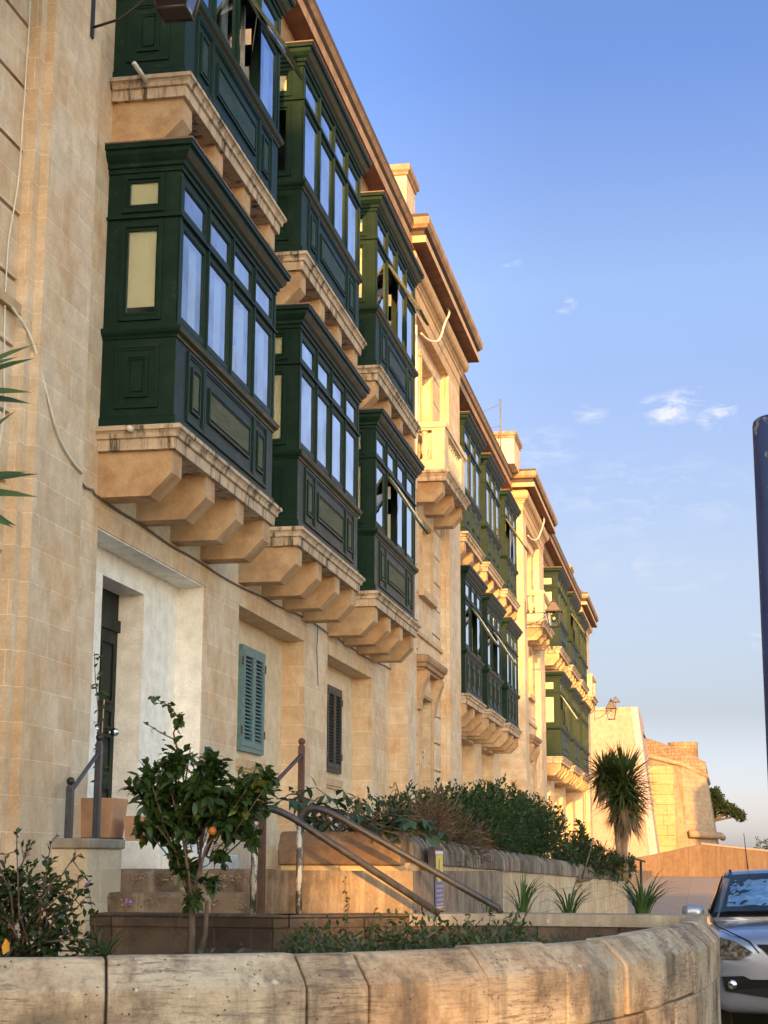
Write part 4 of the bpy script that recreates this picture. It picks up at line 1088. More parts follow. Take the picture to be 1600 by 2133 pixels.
# ------------------------------------------------------------------ foliage
def leaf(V, F, M_, p, d, n, L_, w, mi, curl=.15, fold=.12):
    """a pointed leaf from p along d, with normal n: 8 verts, folded on its midrib"""
    s = d.cross(n); s.normalize(); n = s.cross(d)
    o = len(V)
    for t, ww in ((0, .08), (.3, .8), (.62, 1.0), (1.0, .02)):
        c = p + d*(L_*t) - n*(curl*L_*t*t)
        if t in (0, 1.0): V.append(c)
        else: V.append(c + s*(w*.5*ww) + n*(fold*w*ww)); V.append(c); V.append(c - s*(w*.5*ww) + n*(fold*w*ww))
    # indices: 0 base, 1-3 first row, 4-6 second row, 7 tip
    for f in ((0, 1, 2), (0, 2, 3), (1, 4, 5, 2), (2, 5, 6, 3), (4, 7, 5), (5, 7, 6)):
        F.append(tuple(i+o for i in f)); M_.append(mi)
def leafmesh(name, V, F, M_, mats, parent=None, **kw):
    me = bpy.data.meshes.new(name); me.from_pydata([tuple(v) for v in V], [], F)
    for m in mats: me.materials.append(MATS[m])
    me.polygons.foreach_set('material_index', M_); me.polygons.foreach_set('use_smooth', [True]*len(F)); me.update()
    o = bpy.data.objects.new(name, me); COL.objects.link(o)
    if parent: o.parent = parent
    tag(o, **kw); return o
def rdir(rnd):
    while True:
        v = Vector((rnd.uniform(-1, 1), rnd.uniform(-1, 1), rnd.uniform(-1, 1)))
        if .1 < v.length < 1: return v.normalized()
def twig_clump(rnd, V, F, M_, tip, out, n, L_, w, spread=.8, mi=0, curl=.2):
    for _ in range(n):
        d = (out*1.0 + rdir(rnd)*spread).normalized()
        p = tip - out*rnd.uniform(0, L_*1.3) + rdir(rnd)*L_*.15
        nn = (Vector((0, 0, 1)) + rdir(rnd)*.7).normalized()
        if abs(nn.dot(d)) > .95: nn = rdir(rnd)
        leaf(V, F, M_, p, d, nn, L_*rnd.uniform(.6, 1.15), w*rnd.uniform(.7, 1.15), mi, curl*rnd.uniform(0, 2))
def blob_pts(rnd, blobs, n, surf=.65):
    out = []; tot = sum(b[3]*b[4]*b[5] for b in blobs)
    for b in blobs:
        k = int(n*b[3]*b[4]*b[5]/tot)+1
        for _ in range(k):
            d = rdir(rnd); r = rnd.uniform(surf, 1.0) if rnd.random() < .75 else rnd.uniform(.2, 1)
            r *= 1+.12*sin(d.x*7+b[0]*5)+.10*sin(d.z*9+b[1]*3)
            out.append((Vector((b[0]+d.x*b[3]*r, b[1]+d.y*b[4]*r, b[2]+d.z*b[5]*r)), d))
    return out
def branchy(m, rnd, base, tips, r0, mat, mid=.5, wig=.05):
    base = Vector(base)
    for t in tips:
        t = Vector(t); c = base.lerp(t, mid) + Vector((rnd.uniform(-wig, wig), rnd.uniform(-wig, wig), abs(rnd.uniform(0, wig))))
        q1 = base.lerp(c, .5) + rdir(rnd)*wig*.3; q2 = c.lerp(t, .5) + rdir(rnd)*wig*.4
        m.tube([base, q1, c, q2, t], [r0, r0*.8, r0*.6, r0*.42, r0*.25], mat, 6)

def citrus():
    rnd = random.Random(11); B_ = Vector((-3.40, 11.05, .95))
    r = empty('citrus_tree', B_, label='small orange tree with glossy leaves standing in the planter before the steps', cat='tree')
    m = MB(); tips = []
    blobs = [(-.28, .0, 1.12, .22, .22, .24), (.06, .0, 1.16, .26, .26, .25), (.36, 0, 1.10, .20, .2, .17), (-.10, 0, .92, .28, .25, .16), (.25, 0, .95, .20, .2, .15), (-.14, 0, 1.34, .17, .16, .12), (.50, 0, 1.24, .12, .1, .10), (.14, 0, 1.34, .12, .12, .10), (-.02, 0, .62, .13, .12, .11), (.14, 0, .55, .08, .08, .09), (.42, 0, .84, .09, .1, .09), (-.38, 0, .90, .10, .1, .08), (.03, 0, .44, .09, .1, .10), (-.12, 0, .74, .10, .1, .10), (.20, 0, .72, .10, .1, .09)]
    m.tube([(0, 0, -.1), (.01, 0, .2), (.0, .02, .42), (-.01, 0, .6)], [.030, .026, .023, .02], 'bark', 8)
    m.tube([(.02, .04, -.1), (.09, .05, .2), (.10, .04, .42)], [.025, .02, .013], 'bark', 7)
    branchy(m, rnd, (0, 0, .42), [(-.3, .05, .95), (-.15, -.1, 1.2), (.1, .1, 1.25), (.3, 0, 1.1), (.42, .05, 1.3), (-.05, .05, 1.45), (-.25, 0, 1.3)], .015, 'bark', .45, .06)
    for _ in range(30):
        p, d = blob_pts(rnd, [blobs[rnd.randrange(6)]], 1)[0]; m.tube([Vector((0, 0, .55)).lerp(p, .4)+rdir(rnd)*.04, p], [.006, .003], 'bark', 4)
    m.build('trunk', r)
    V, F, M_ = [], [], []
    for p, d in blob_pts(rnd, blobs, 430, .35):
        out = (d + Vector((0, 0, .15))).normalized(); twig_clump(rnd, V, F, M_, p, out, rnd.randint(5, 9), .098, .048, .95, 0, .35)
    # long shoot rising to the upper left
    sh = [Vector(q) for q in ((-.12, 0, 1.40), (-.16, 0, 1.55), (-.12, 0, 1.65), (-.20, 0, 1.74), (-.32, 0, 1.80))]
    for a, b in zip(sh, sh[1:]):
        for _ in range(5):
            twig_clump(rnd, V, F, M_, a.lerp(b, rnd.random()), (rdir(rnd)+Vector((0, 0, .4))).normalized(), 3, .065, .042, .6)
    for a in ((-.37, 0, 1.62), (-.30, 0, 1.58), (-.24, 0, 1.55)): twig_clump(rnd, V, F, M_, Vector(a), rdir(rnd), 3, .05, .03, .7)
    leafmesh('crown', V, F, M_, ['citrus_leaf'], r)
    m = MB(); m.tube(sh, [.008, .006, .005, .004, .003], 'bark', 5); m.tube([(-.14, 0, 1.5), (-.25, 0, 1.55), (-.38, 0, 1.63)], [.006, .004, .003], 'bark', 5); m.build('shoot', r)
    for x, z in ((.18, .88),):
        m = MB(); m.sphere((x, -.14 if x > .1 else -.2, z), .030, 'orange_skin'); m.build('orange', r)
citrus()

def left_shrub():
    rnd = random.Random(21); B_ = Vector((-3.78, 9.0, .9))
    r = empty('shrub', B_, label='twiggy dark shrub at the lower left corner of the planter', cat='shrub')
    m = MB(); V, F, M_ = [], [], []
    m.tube([(-.02, 0, -.05), (.03, 0, .12), (.10, .02, .26)], [.032, .026, .02], 'bark', 8)
    m.tube([(-.14, 0, -.02), (-.25, .05, .08), (-.33, .0, .2)], [.022, .018, .014], 'bark', 7)
    for i in range(46):
        a = rnd.uniform(-.55, .50); h = rnd.uniform(.25, 1.05)*(1-abs(a)*.75)
        t = Vector((a, rnd.uniform(-.3, .3), h)); b0 = Vector((.06+rnd.uniform(-.1, .05), 0, .2))
        c = b0.lerp(t, .5)+rdir(rnd)*.07
        m.tube([b0, c, t], [.009, .006, .003], 'bark', 5)
        for _ in range(4):
            q = c.lerp(t, rnd.uniform(.1, 1)); s_ = q + (rdir(rnd)+Vector((0, 0, .8))).normalized()*rnd.uniform(.05, .14)
            m.tube([q, s_], [.004, .002], 'bark', 4); twig_clump(rnd, V, F, M_, s_, (s_-q).normalized(), rnd.randint(2, 4), .042, .022, .7)
        twig_clump(rnd, V, F, M_, t, (t-c).normalized(), 4, .042, .022, .6)
    for p, d in blob_pts(rnd, [(-.3, 0, .32, .38, .3, .30), (.2, 0, .30, .30, .25, .28), (.0, 0, .55, .38, .25, .25), (-.35, 0, .62, .25, .25, .2)], 620, .3):
        twig_clump(rnd, V, F, M_, p, (d+Vector((0, 0, .3))).normalized(), 5, .052, .030, .9)
    m.build('branches', r); leafmesh('foliage', V, F, M_, ['shrub_leaf'], r)
left_shrub()

def hedge():
    rnd = random.Random(31)
    # green evergreen hedge
    r = empty('hedge', (-2.75, 18.0, 1.7), label='dense dark green hedge filling the raised bed below the entrance pavilion', cat='hedge')
    V, F, M_ = [], [], []; bl = []
    for i in range(15):
        t = i/14; y = 16.0+9.0*t
        bl.append((rnd.uniform(-.10, .08)+.0+.40*t, y-18,   .10+.06*rnd.random()+.62*t-.40*t*t, .46, .60, .50-.0*t+rnd.uniform(-.05, .06)))
    for p, d in blob_pts(rnd, bl, 8200, .62):
        twig_clump(rnd, V, F, M_, p, (d+Vector((0, 0, .5))).normalized(), rnd.randint(4, 6), .062, .024, .7)
    for _ in range(38):
        y = rnd.uniform(15.6, 25)-18; x = rnd.uniform(-.3, .3)+.04*(y+2); tt = (y+2)/9; b = Vector((x, y, .48+.62*tt-.40*tt*tt)); t = b+Vector((rnd.uniform(-.05, .05), rnd.uniform(-.05, .05), rnd.uniform(.1, .26)))
        for _ in range(5): twig_clump(rnd, V, F, M_, b.lerp(t, rnd.random()), (rdir(rnd)*.6+Vector((0, 0, 1))).normalized(), 2, .06, .022, .6)
    leafmesh('foliage', V, F, M_, ['hedge_leaf'], r)
    m = MB()
    m.tube([(0, -1.7, -.08), (0, 5.3, -.08)], .03, 'bark', 6)
    for i in range(14): m.tube([(rnd.uniform(-.03, .03), -1.5+i*.5, -.1), (rnd.uniform(-.3, .3), -1.5+i*.5+rnd.uniform(-.2, .2), .7)], [.02, .006], 'bark', 5)
    m.build('branches', r)
    # dried brown lavender mass in front
    r = empty('dry_bush', (-2.45, 15.6, 1.75), label='withered reddish brown bush spilling over the wall in front of the hedge', cat='bush')
    V, F, M_ = [], [], []
    bl = [(-.25, -.9, .12, .3, .4, .26), (.0, -.2, .16, .28, .45, .28), (.10, .6, .12, .25, .5, .26), (-.1, .3, .30, .25, .4, .22), (.18, 1.5, .05, .22, .5, .2)]
    for p, d in blob_pts(rnd, bl, 1050, .4):
        dd = (d*.7+Vector((.25, 0, rnd.uniform(-.2, .7)))+rdir(rnd)*.4).normalized(); nn = rdir(rnd)
        if abs(nn.dot(dd)) > .95: continue
        for _ in range(3): leaf(V, F, M_, p+rdir(rnd)*.04, (dd+rdir(rnd)*.4).normalized(), nn, rnd.uniform(.05, .12), .010, 0, .2)
    leafmesh('foliage', V, F, M_, ['dry_leaf'], r)
    # broad leaved plant over the rail
    r = empty('broad_leaved_plant', (-2.85, 13.9, 1.8), label='sprawling plant with broad drooping leaves over the end block and the rails', cat='plant')
    V, F, M_ = [], [], []; m = MB()
    for i in range(34):
        a = rnd.uniform(-.62, .85); b0 = Vector((rnd.uniform(-.3, .3), rnd.uniform(-.2, .1), .02)); t = Vector((a, rnd.uniform(-.55, .3), .10+.34*rnd.random()*(1-max(0, a)*.7)-.18*max(0, a)))
        c = b0.lerp(t, .5)+Vector((0, 0, .10)); m.tube([b0, c, t], [.007, .005, .003], 'weed_stem', 5)
        for q in range(9):
            p = c.lerp(t, rnd.uniform(-.2, 1.05)); d = Vector((rnd.uniform(-1, 1), rnd.uniform(-1, .6), rnd.uniform(-.55, .25))).normalized()
            leaf(V, F, M_, p, d, (Vector((0, 0, 1))+rdir(rnd)*.35).normalized(), rnd.uniform(.09, .17), rnd.uniform(.045, .075), 0, .35, .1)
    leafmesh('foliage', V, F, M_, ['broad_leaf'], r); m.build('stems', r)
    # second bush by the yucca
    r = empty('bush', (-1.9, 30.0, 1.4), label='loose dark bush in front of the yucca trunk at the end of the bed', cat='bush')
    V, F, M_ = [], [], []
    bl = [(-.25, -3.0, .22, .30, 1.0, .34), (-.1, -1.2, .34, .30, 1.0, .38), (.1, .5, .24, .28, .9, .34), (.28, 3.2, .16, .26, .9, .32), (-.12, -.8, .72, .16, .3, .24), (.42, 5.0, .1, .20, .8, .30)]
    for p, d in blob_pts(rnd, bl, 1500, .45):
        twig_clump(rnd, V, F, M_, p, (d+Vector((0, 0, .4))).normalized(), 5, .085, .036, .8)
    leafmesh('foliage', V, F, M_, ['shrub_leaf'], r)
    m = MB()
    m.tube([(0, -3.2, -.08), (0, 3.8, -.08)], .03, 'bark', 6)
    for i in range(12): m.tube([(rnd.uniform(-.02, .02), -3+i*.6, -.1), (rnd.uniform(-.3, .3), -3+i*.6, .6)], [.02, .006], 'bark', 5)
    m.build('branches', r)
hedge()

def yucca(name, label, loc, heads, trunks, n, L_, w, skirt=True, seed=41, fr=None):
    rnd = random.Random(seed); r = empty(name, loc, label=label, cat='yucca')
    m = MB()
    for t in trunks:
        m.tube(t[0], t[1], 'yucca_trunk', 10)
    m.build('trunk', r)
    V, F, M_ = [], [], []
    for hx, hy, hz, sc, k in heads:
        c = Vector((hx, hy, hz))
        for i in range(int(n*k)):
            ez = rnd.uniform(-.75, 1.0); a = rnd.uniform(0, 2*pi); rr = sqrt(max(0, 1-ez*ez))
            d = Vector((cos(a)*rr, sin(a)*rr, ez)); nn = (Vector((0, 0, 1))+rdir(rnd)*.2).normalized()
            if abs(nn.dot(d)) > .97: nn = Vector((1, 0, 0))
            l = L_*sc*rnd.uniform(.75, 1.1); s = d.cross(nn).normalized(); n2 = s.cross(d)
            o = len(V); p0 = c + d*.05 + Vector((0, 0, rnd.uniform(-.1, .15)*sc))
            V += [p0+s*w*.3, p0-s*w*.3, p0+d*l*.5+s*w*.5-n2*l*.02, p0+d*l*.5-s*w*.5-n2*l*.02, p0+d*l-n2*l*rnd.uniform(.02, .12)]
            F += [(o, o+1, o+3, o+2), (o+2, o+3, o+4)]; M_ += [0, 0]
        if skirt:
            for i in range(int(150*k)):
                a = rnd.uniform(0, 2*pi); d = Vector((cos(a)*.45, sin(a)*.45, -1)).normalized(); s = Vector((-sin(a), cos(a), 0)); l = L_*sc*rnd.uniform(.6, 1.25)
                o = len(V); p0 = c + Vector((cos(a), sin(a), 0))*.07 + Vector((0, 0, rnd.uniform(-.2, .05)))
                V += [p0+s*w*.4, p0-s*w*.4, p0+d*l*.5+s*w*.4, p0+d*l*.5-s*w*.4, p0+d*l+rdir(rnd)*.04]
                F += [(o, o+1, o+3, o+2), (o+2, o+3, o+4)]; M_ += [1, 1]
    leafmesh('leaf_crown', V, F, M_, ['yucca_leaf', 'dead_leaf'], r, **({}))
    return r
yucca('yucca', 'tall yucca with spiky heads and pale twin trunks ending the hedge bed', (-1.55, 33.2, 1.25),
      [(-.26, 0, 2.02, 1.0, .7), (.12, 0, 1.82, 1.45, 1.4), (.16, 0, 1.48, 1.2, .9)],
      [([(.10, 0, 0), (.09, 0, .5), (.12, 0, 1.1), (.14, 0, 1.6)], [.075, .07, .06, .05]), ([(-.04, 0, 0), (.0, 0, .5), (-.06, 0, 1.2), (-.22, 0, 1.9)], [.07, .065, .05, .045])], 300, .52, .050)
def edge_yucca():
    r = empty('yucca', (-3.6, 7.2, .9), label='yucca at the left edge, only its leaf tips reaching before the pilaster', cat='yucca')
    m = MB(); m.tube([(0, 0, -.05), (.02, 0, 1.5), (.0, 0, 2.4), (-.02, 0, 2.95)], [.08, .07, .06, .05], 'yucca_trunk', 10); m.build('trunk', r)
    V, F, M_ = [], [], []; rnd = random.Random(45)
    def tip(px, py): return Vector((-3.25+px*.0022+3.6, 0, 1.65+(1792-py)*.00227-.9))
    hs = (Vector((-.02, 0, 2.93)), Vector((0, 0, 2.45)))
    def blade(c, t, w):
        d = (t-c); l = d.length; d.normalize(); s_ = d.cross(Vector((0, -.75, .65))).normalized(); n2 = s_.cross(d); o = len(V)
        for q, ww in ((0, .45), (.25, .9), (.55, 1), (.8, .6)): 
            p = c+d*l*q+n2*(.03*sin(q*pi)); V.extend([p+s_*w*.5*ww, p-s_*w*.5*ww])
        V.append(t); F.extend([(o, o+1, o+3, o+2), (o+2, o+3, o+5, o+4), (o+4, o+5, o+7, o+6), (o+6, o+7, o+8)]); M_.extend([0]*4)
    for k, px, py, y in ((0, 52, 722, 0), (0, 40, 738, .1), (0, 38, 762, -.1), (0, 44, 822, .05), (0, 30, 838, .12), (1, 18, 866, 0), (1, 78, 1056, 0), (1, 70, 1012, -.1), (1, 14, 1108, .1), (1, 26, 1120, 0), (1, 40, 985, .2)):
        t = tip(px+26, py); t.y = y; blade(hs[k], t, .07)
    for k in range(2):
        for i in range(90):
            d = rdir(rnd); 
            if d.x > .15: d.x = -d.x
            blade(hs[k]+Vector((0, 0, rnd.uniform(-.1, .1))), hs[k]+d*rnd.uniform(.4, .6), .04)
    leafmesh('leaf_crown', V, F, M_, ['yucca_leaf'], r)
edge_yucca()

def tuft(name, label, loc, n, L_, w, spread, mat='strap_leaf', flower=None, seed=1, group=None):
    rnd = random.Random(seed); V, F, M_ = [], [], []
    for i in range(n):
        a = rnd.uniform(0, 2*pi); out = Vector((cos(a), sin(a)*.6, 0)); l = L_*rnd.uniform(.6, 1.1); b = out*rnd.uniform(0, .05)
        s = Vector((-sin(a), cos(a), 0)); sp = spread*rnd.uniform(.3, 1.1); o = len(V); K = 5
        for k in range(K+1):
            t = k/K; c = b + out*(l*sp*t*t*.9+l*.1*t) + Vector((0, 0, l*(t-.55*sp*t*t*t)))
            ww = w*(1-t**3)*.5+.0006; V += [c+s*ww, c-s*ww]
        F += [(o+2*k, o+2*k+1, o+2*k+3, o+2*k+2) for k in range(K)]; M_ += [0]*K
    if flower:
        o_ = empty(name, loc, label=label, cat='plant', group=group); leafmesh('leaves', V, F, M_, [mat], o_)
        for fx, fz in flower:
            m = MB(); m.tube([(0, 0, 0), (fx*.5, 0, fz*.6), (fx, 0, fz)], .0025, 'weed_stem', 5); m.build('stalk', o_)
            m = MB()
            for q in range(9): d = rdir(rnd)*.022; m.sphere((fx+d.x, d.y, fz+abs(d.z)), .008, 'lilac_petal', 6)
            m.build('flower_head', o_)
        return o_
    o = leafmesh(name, V, F, M_, [mat], None, label=label, cat='plant', group=group); o.location = loc; return o
tg = 'strap-leaved tufts behind the planter'
tuft('strap_leaved_plant', 'upright green strap-leaved tuft nearest the sign along the pale wall', (-1.42, 13.6, 1.18), 34, .46, .014, .85, seed=1, group=tg)
tuft('strap_leaved_plant', 'arching green strap-leaved tuft, the middle one on the coping', (-1.05, 13.6, 1.18), 38, .46, .014, 1.15, seed=2, group=tg)
tuft('strap_leaved_plant', 'fullest green strap-leaved tuft, closest to the car mirror', (-.46, 13.55, 1.17), 75, .50, .015, .95, seed=3, group=tg)
tuft('strap_leaved_plant', 'small sparse strap-leaved tuft at the foot of the pale tube rail', (-1.70, 13.5, 1.18), 12, .26, .010, 1.0, seed=4, group=tg)
tuft('flowering_tuft', 'grassy tuft with lilac flower heads in the planter beside the orange tree', (-3.72, 10.2, .95), 60, .34, .009, .8, flower=[(-.10, .52), (.17, .42)], seed=5)
tuft('grass_tuft', 'sparse green blades growing inside the right end of the planter', (-1.10, 9.6, .96), 14, .30, .010, .7, seed=6)
def weeds():
    rnd = random.Random(51); V, F, M_ = [], [], []
    for i in range(2400):
        x = rnd.uniform(-2.75, -.75); yf = 8.6+(x+2.6)*.9; y = rnd.uniform(yf, min(12.6, yf+3.2)); p = Vector((x, y, .93)); h = rnd.uniform(.06, .26)*(1.3 if -2.5 < x < -1.2 else .8)*(.75+.4*sin(x*7+y*3))
        for q in range(5):
            d = (rdir(rnd)*.8+Vector((0, 0, .5))).normalized(); leaf(V, F, M_, p+Vector((0, 0, h*rnd.random()))+rdir(rnd)*.03, d, rdir(rnd).cross(d).normalized(), rnd.uniform(.03, .07), .020, 0)
    leafmesh('low_weeds', V, F, M_, ['weed_leaf'], kind='stuff', label='low tangle of weeds over the planter soil', cat='weeds')
    for k, (x, y, h, lab) in enumerate(((-2.42, 11.5, .60, 'taller single weed standing against the sunlit stone block'), (-1.86, 11.9, .42, 'slim weed just right of the sunlit block under the rails'), (-1.50, 12.2, .36, 'bushy weed where the tube rails end'), (-2.22, 11.3, .34, 'short leafy weed beside the taller single weed'))):
        V, F, M_ = [], [], []; r = empty('tall_weed', (x, y, .93), label=lab, cat='weed', group='tall weeds in the planter')
        m = MB(); pts = [Vector((.02*sin(t*2+k), 0, h*t/6)) for t in range(7)]; m.tube(pts, [.005-.0005*t for t in range(7)], 'weed_stem', 5); m.build('stem', r)
        for t in range(26):
            a = rnd.uniform(0, 2*pi); z = h*rnd.uniform(.25, 1.02); sz = .065*(1.15-z/h*.8); d = Vector((cos(a), sin(a), rnd.uniform(-.7, .5))).normalized()
            leaf(V, F, M_, Vector((.02*sin(z/h*12+k), 0, z)), d, (Vector((0, 0, 1))+rdir(rnd)*.3).normalized(), sz, sz*.5, 0, .4)
        leafmesh('leaves', V, F, M_, ['weed_leaf'], r)
    # fallen bits
    m = MB(); m.add([(0, 0, 0), (.05, .01, .015), (.07, .03, .06), (.03, .02, .075), (-.02, .0, .04)], [(0, 1, 2, 3, 4)], 'red_petal'); m.add([(.0, .02, .0), (.08, .03, .0), (.05, .05, .05)], [(0, 1, 2)], 'red_petal')
    o = m.build('red_petals', label='scrap of bright red flower on the planter soil near the left shrub', cat='flower', recalc=False); o.location = (-3.30, 8.6, 1.10); o.scale = (.7, .7, .55)
    m = MB(); m.add([(0, 0, 0), (.03, .01, .02), (.035, .0, .06), (.01, 0, .085), (-.01, 0, .04)], [(0, 1, 2, 3, 4)], 'yellow_leaf')
    o = m.build('yellow_leaf', label='single orange-yellow leaf hanging in the left shrub', cat='leaf', recalc=False); o.location = (-3.62, 8.45, 1.15)
weeds()

# potted climber and terracotta pots
def pot(label, x, y, z, w, h, group):
    r = empty('plant_pot', (x, y, z), label=label, cat='plant pot', group=group)
    m = MB(); a, b = w*.42, w*.5
    lo = [(-a, -a, .02), (a, -a, .02), (a, a, .02), (-a, a, .02)]; hi = [(-b, -b, h), (b, -b, h), (b, b, h), (-b, b, h)]; ins = [(p[0]*.9, p[1]*.9, h) for p in hi]; dp = [(p[0]*.85, p[1]*.85, h-.05) for p in hi]
    m.add(lo+hi+ins+dp, [(3, 2, 1, 0)] + [(i, (i+1) % 4, 4+(i+1) % 4, 4+i) for i in range(4)] + [(4+i, 4+(i+1) % 4, 8+(i+1) % 4, 8+i) for i in range(4)] + [(8+i, 8+(i+1) % 4, 12+(i+1) % 4, 12+i) for i in range(4)] + [(12, 13, 14, 15)], 'terracotta')
    m.build('pot', r, bevel=.006)
    m = MB(); m.box(-a*1.05, a*1.05, -a*1.05, a*1.05, 0, .03, 'rust_paint'); m.build('saucer', r)
    return r
pg = 'square terracotta pots on the doorstep'
pot('square terracotta pot with a climber, on the doorstep in front of the dark door', -5.06, 13.72, 1.79, .38, .36, pg)
pot('terracotta pot half hidden behind the orange tree trunk', -4.62, 13.72, 1.70, .34, .30, pg)
def climber():
    rnd = random.Random(61); r = empty('climbing_plant', (-5.08, 13.7, 2.1), label='thin climber tied to a cane, rising in front of the dark door', cat='climber')
    m = MB(); m.tube([(0, 0, 0), (.03, 0, .9)], .006, 'dead_cane', 5); m.tube([(-.02, 0, 0), (.02, 0, .4), (-.02, 0, .8), (-.06, 0, 1.1), (-.08, 0, 1.32)], [.007, .006, .005, .004, .002], 'weed_stem', 5); m.build('stem', r)
    V, F, M_ = [], [], []
    for i in range(130):
        z = rnd.uniform(0, 1.3); x = .02-.08*max(0, z-.5); d = Vector((rnd.uniform(-1, 1), rnd.uniform(-1, 0), rnd.uniform(-.8, .3))).normalized()
        if z > .55 and rnd.random() < .5: continue
        leaf(V, F, M_, Vector((x+rnd.uniform(-.03, .03), 0, z)), d, (Vector((0, -.5, 1))+rdir(rnd)*.3).normalized(), rnd.uniform(.04, .07), .035, 0, .3)
    leafmesh('leaves', V, F, M_, ['hedge_leaf'], r)
simple('dead_cane', (.45, .30, .13), .7)
climber()

# ------------------------------------------------------------------ car (front and left part in view)
def car():
    CX, CY, CZ = .84, 15.45, .12
    r = empty('parked_car', (CX, CY, CZ), label='silver hatchback parked nose first behind the right end of the planter', cat='car')
    Wd = .84
    # body stations from nose to tail (y), each a half section profile (x, z) from bottom centre up to top centre
    st = [
        (0.00, [(.0, .23), (.48, .23), (.64, .26), (.71, .36), (.72, .50), (.70, .63), (.64, .74), (.42, .80), (.0, .82)]),
        (0.08, [(.0, .20), (.58, .20), (.73, .24), (.79, .36), (.80, .53), (.78, .68), (.72, .79), (.47, .85), (.0, .875)]),
        (0.30, [(.0, .17), (.62, .17), (.78, .22), (.82, .38), (.835, .58), (.825, .75), (.77, .85), (.50, .90), (.0, .925)]),
        (0.65, [(.0, .17), (.66, .17), (.80, .22), (.835, .38), (.845, .60), (.838, .80), (.79, .89), (.55, .945), (.0, .965)]),
        (1.10, [(.0, .17), (.68, .17), (.81, .22), (.84, .40), (.85, .60), (.845, .80), (.80, .90), (.60, .955), (.0, .985)]),
        (1.30, [(.0, .17), (.68, .17), (.81, .22), (.84, .40), (.855, .60), (.85, .82), (.80, .93), (.60, .98), (.0, 1.01)]),
        (2.40, [(.0, .17), (.68, .17), (.81, .22), (.84, .40), (.86, .60), (.855, .84), (.80, .95), (.60, .96), (.0, .97)]),
        (3.60, [(.0, .17), (.68, .17), (.80, .24), (.83, .40), (.85, .60), (.84, .86), (.79, .97), (.60, .98), (.0, .99)]),
        (3.95, [(.0, .25), (.60, .26), (.72, .32), (.76, .44), (.77, .60), (.75, .86), (.70, .95), (.50, .97), (.0, .98)])]
    def loft(st, mat, capa=True):
        m = MB(); K = len(st[0][1]); vs = []
        for y, pr in st:
            vs += [(x, y, z) for x, z in pr] + [(-x, y, z) for x, z in reversed(pr[1:-1])]
        n = 2*K-2; fs = [(i*n+j, i*n+(j+1) % n, (i+1)*n+(j+1) % n, (i+1)*n+j) for i in range(len(st)-1) for j in range(n)]
        fs += [tuple(range(n-1, -1, -1)), tuple((len(st)-1)*n+j for j in range(n))]
        m.add(vs, fs, mat, True); return m
    b = loft(st, 'car_paint').build('body', r)
    md = b.modifiers.new('sub', 'SUBSURF'); md.levels = 2; md.render_levels = 2
    # cabin
    cab = [(1.18, [(.0, .95), (.74, .93), (.755, .955), (.70, 1.0), (.0, 1.03)]),
           (1.80, [(.0, .95), (.77, .93), (.765, 1.05), (.62, 1.345), (.0, 1.385)]),
           (2.05, [(.0, .95), (.77, .93), (.765, 1.07), (.60, 1.415), (.0, 1.455)]),
           (3.10, [(.0, .95), (.77, .93), (.765, 1.07), (.595, 1.41), (.0, 1.45)]),
           (3.70, [(.0, .95), (.74, .93), (.73, 1.03), (.56, 1.34), (.0, 1.37)]),
           (3.93, [(.0, .93), (.70, .92), (.69, .98), (.60, 1.0), (.0, 1.02)])]
    c = loft(cab, 'car_paint').build('cabin', r)
    md = c.modifiers.new('sub', 'SUBSURF'); md.levels = 2; md.render_levels = 2; md.subdivision_type = 'SIMPLE'
    # windscreen: curved grid lying just over the cabin slope
    def scr(d, u0, u1, v0, v1, mat, name, nx=16, ny=8, lab=None, ext=0):
        m = MB(); vs = []
        for j in range(ny+1):
            v = v0+(v1-v0)*j/ny
            for i in range(nx+1):
                u = u0+(u1-u0)*i/nx
                hw = (.735*(1-v)+.600*v)
                x = hw*u; y = 1.12+.68*v+.10*u*u*(1-.3*v); z = 1.005+.365*v-.028*u*u
                vs.append((x, y-d*.42, z+d))
        m.add(vs, [(j*(nx+1)+i, j*(nx+1)+i+1, (j+1)*(nx+1)+i+1, (j+1)*(nx+1)+i) for j in range(ny) for i in range(nx)], mat, True)
        return m.build(name, r, recalc=False, label=lab)
    scr(.028, -1.02, 1.02, -.03, 1.03, 'black_plastic', 'windscreen_seal')
    rn = random.Random(4)
    m = MB(); vs = []; nx, ny = 34, 14
    for j in range(ny+1):
        for i in range(nx+1):
            u = -.86+1.72*i/nx; v = .16+.70*j/ny; hw = (.735*(1-v)+.600*v)
            cr = .010*abs(((i*5/nx) % 1)-.5)+rn.uniform(-.006, .006)+ (.018 if j % 5 == 0 else 0)
            vs.append((hw*u, 1.12+.68*v+.10*u*u-.014, 1.005+.365*v-.028*u*u+.030+cr))
    m.add(vs, [(j*(nx+1)+i, j*(nx+1)+i+1, (j+1)*(nx+1)+i+1, (j+1)*(nx+1)+i) for j in range(ny) for i in range(nx)], 'sunshade_foil', False)
    m.build('sunshade', r, recalc=False, label='crumpled blue-silver foil sunshade behind the windscreen')
    scr(.062, -.99, .99, .0, 1.0, 'car_glass', 'windscreen')
    # side windows
    for s in (-1, 1):
        m = MB()
        P = [(.768, 1.45, 1.00), (.745, 1.50, 1.06), (.640, 1.95, 1.33), (.612, 2.15, 1.375), (.610, 2.9, 1.37), (.70, 3.3, 1.12), (.768, 3.3, 1.0)]
        m.add([(s*(x+.012), y, z) for x, y, z in P], [tuple(range(len(P)))], 'black_plastic'); m.build('side_window', r, recalc=False)
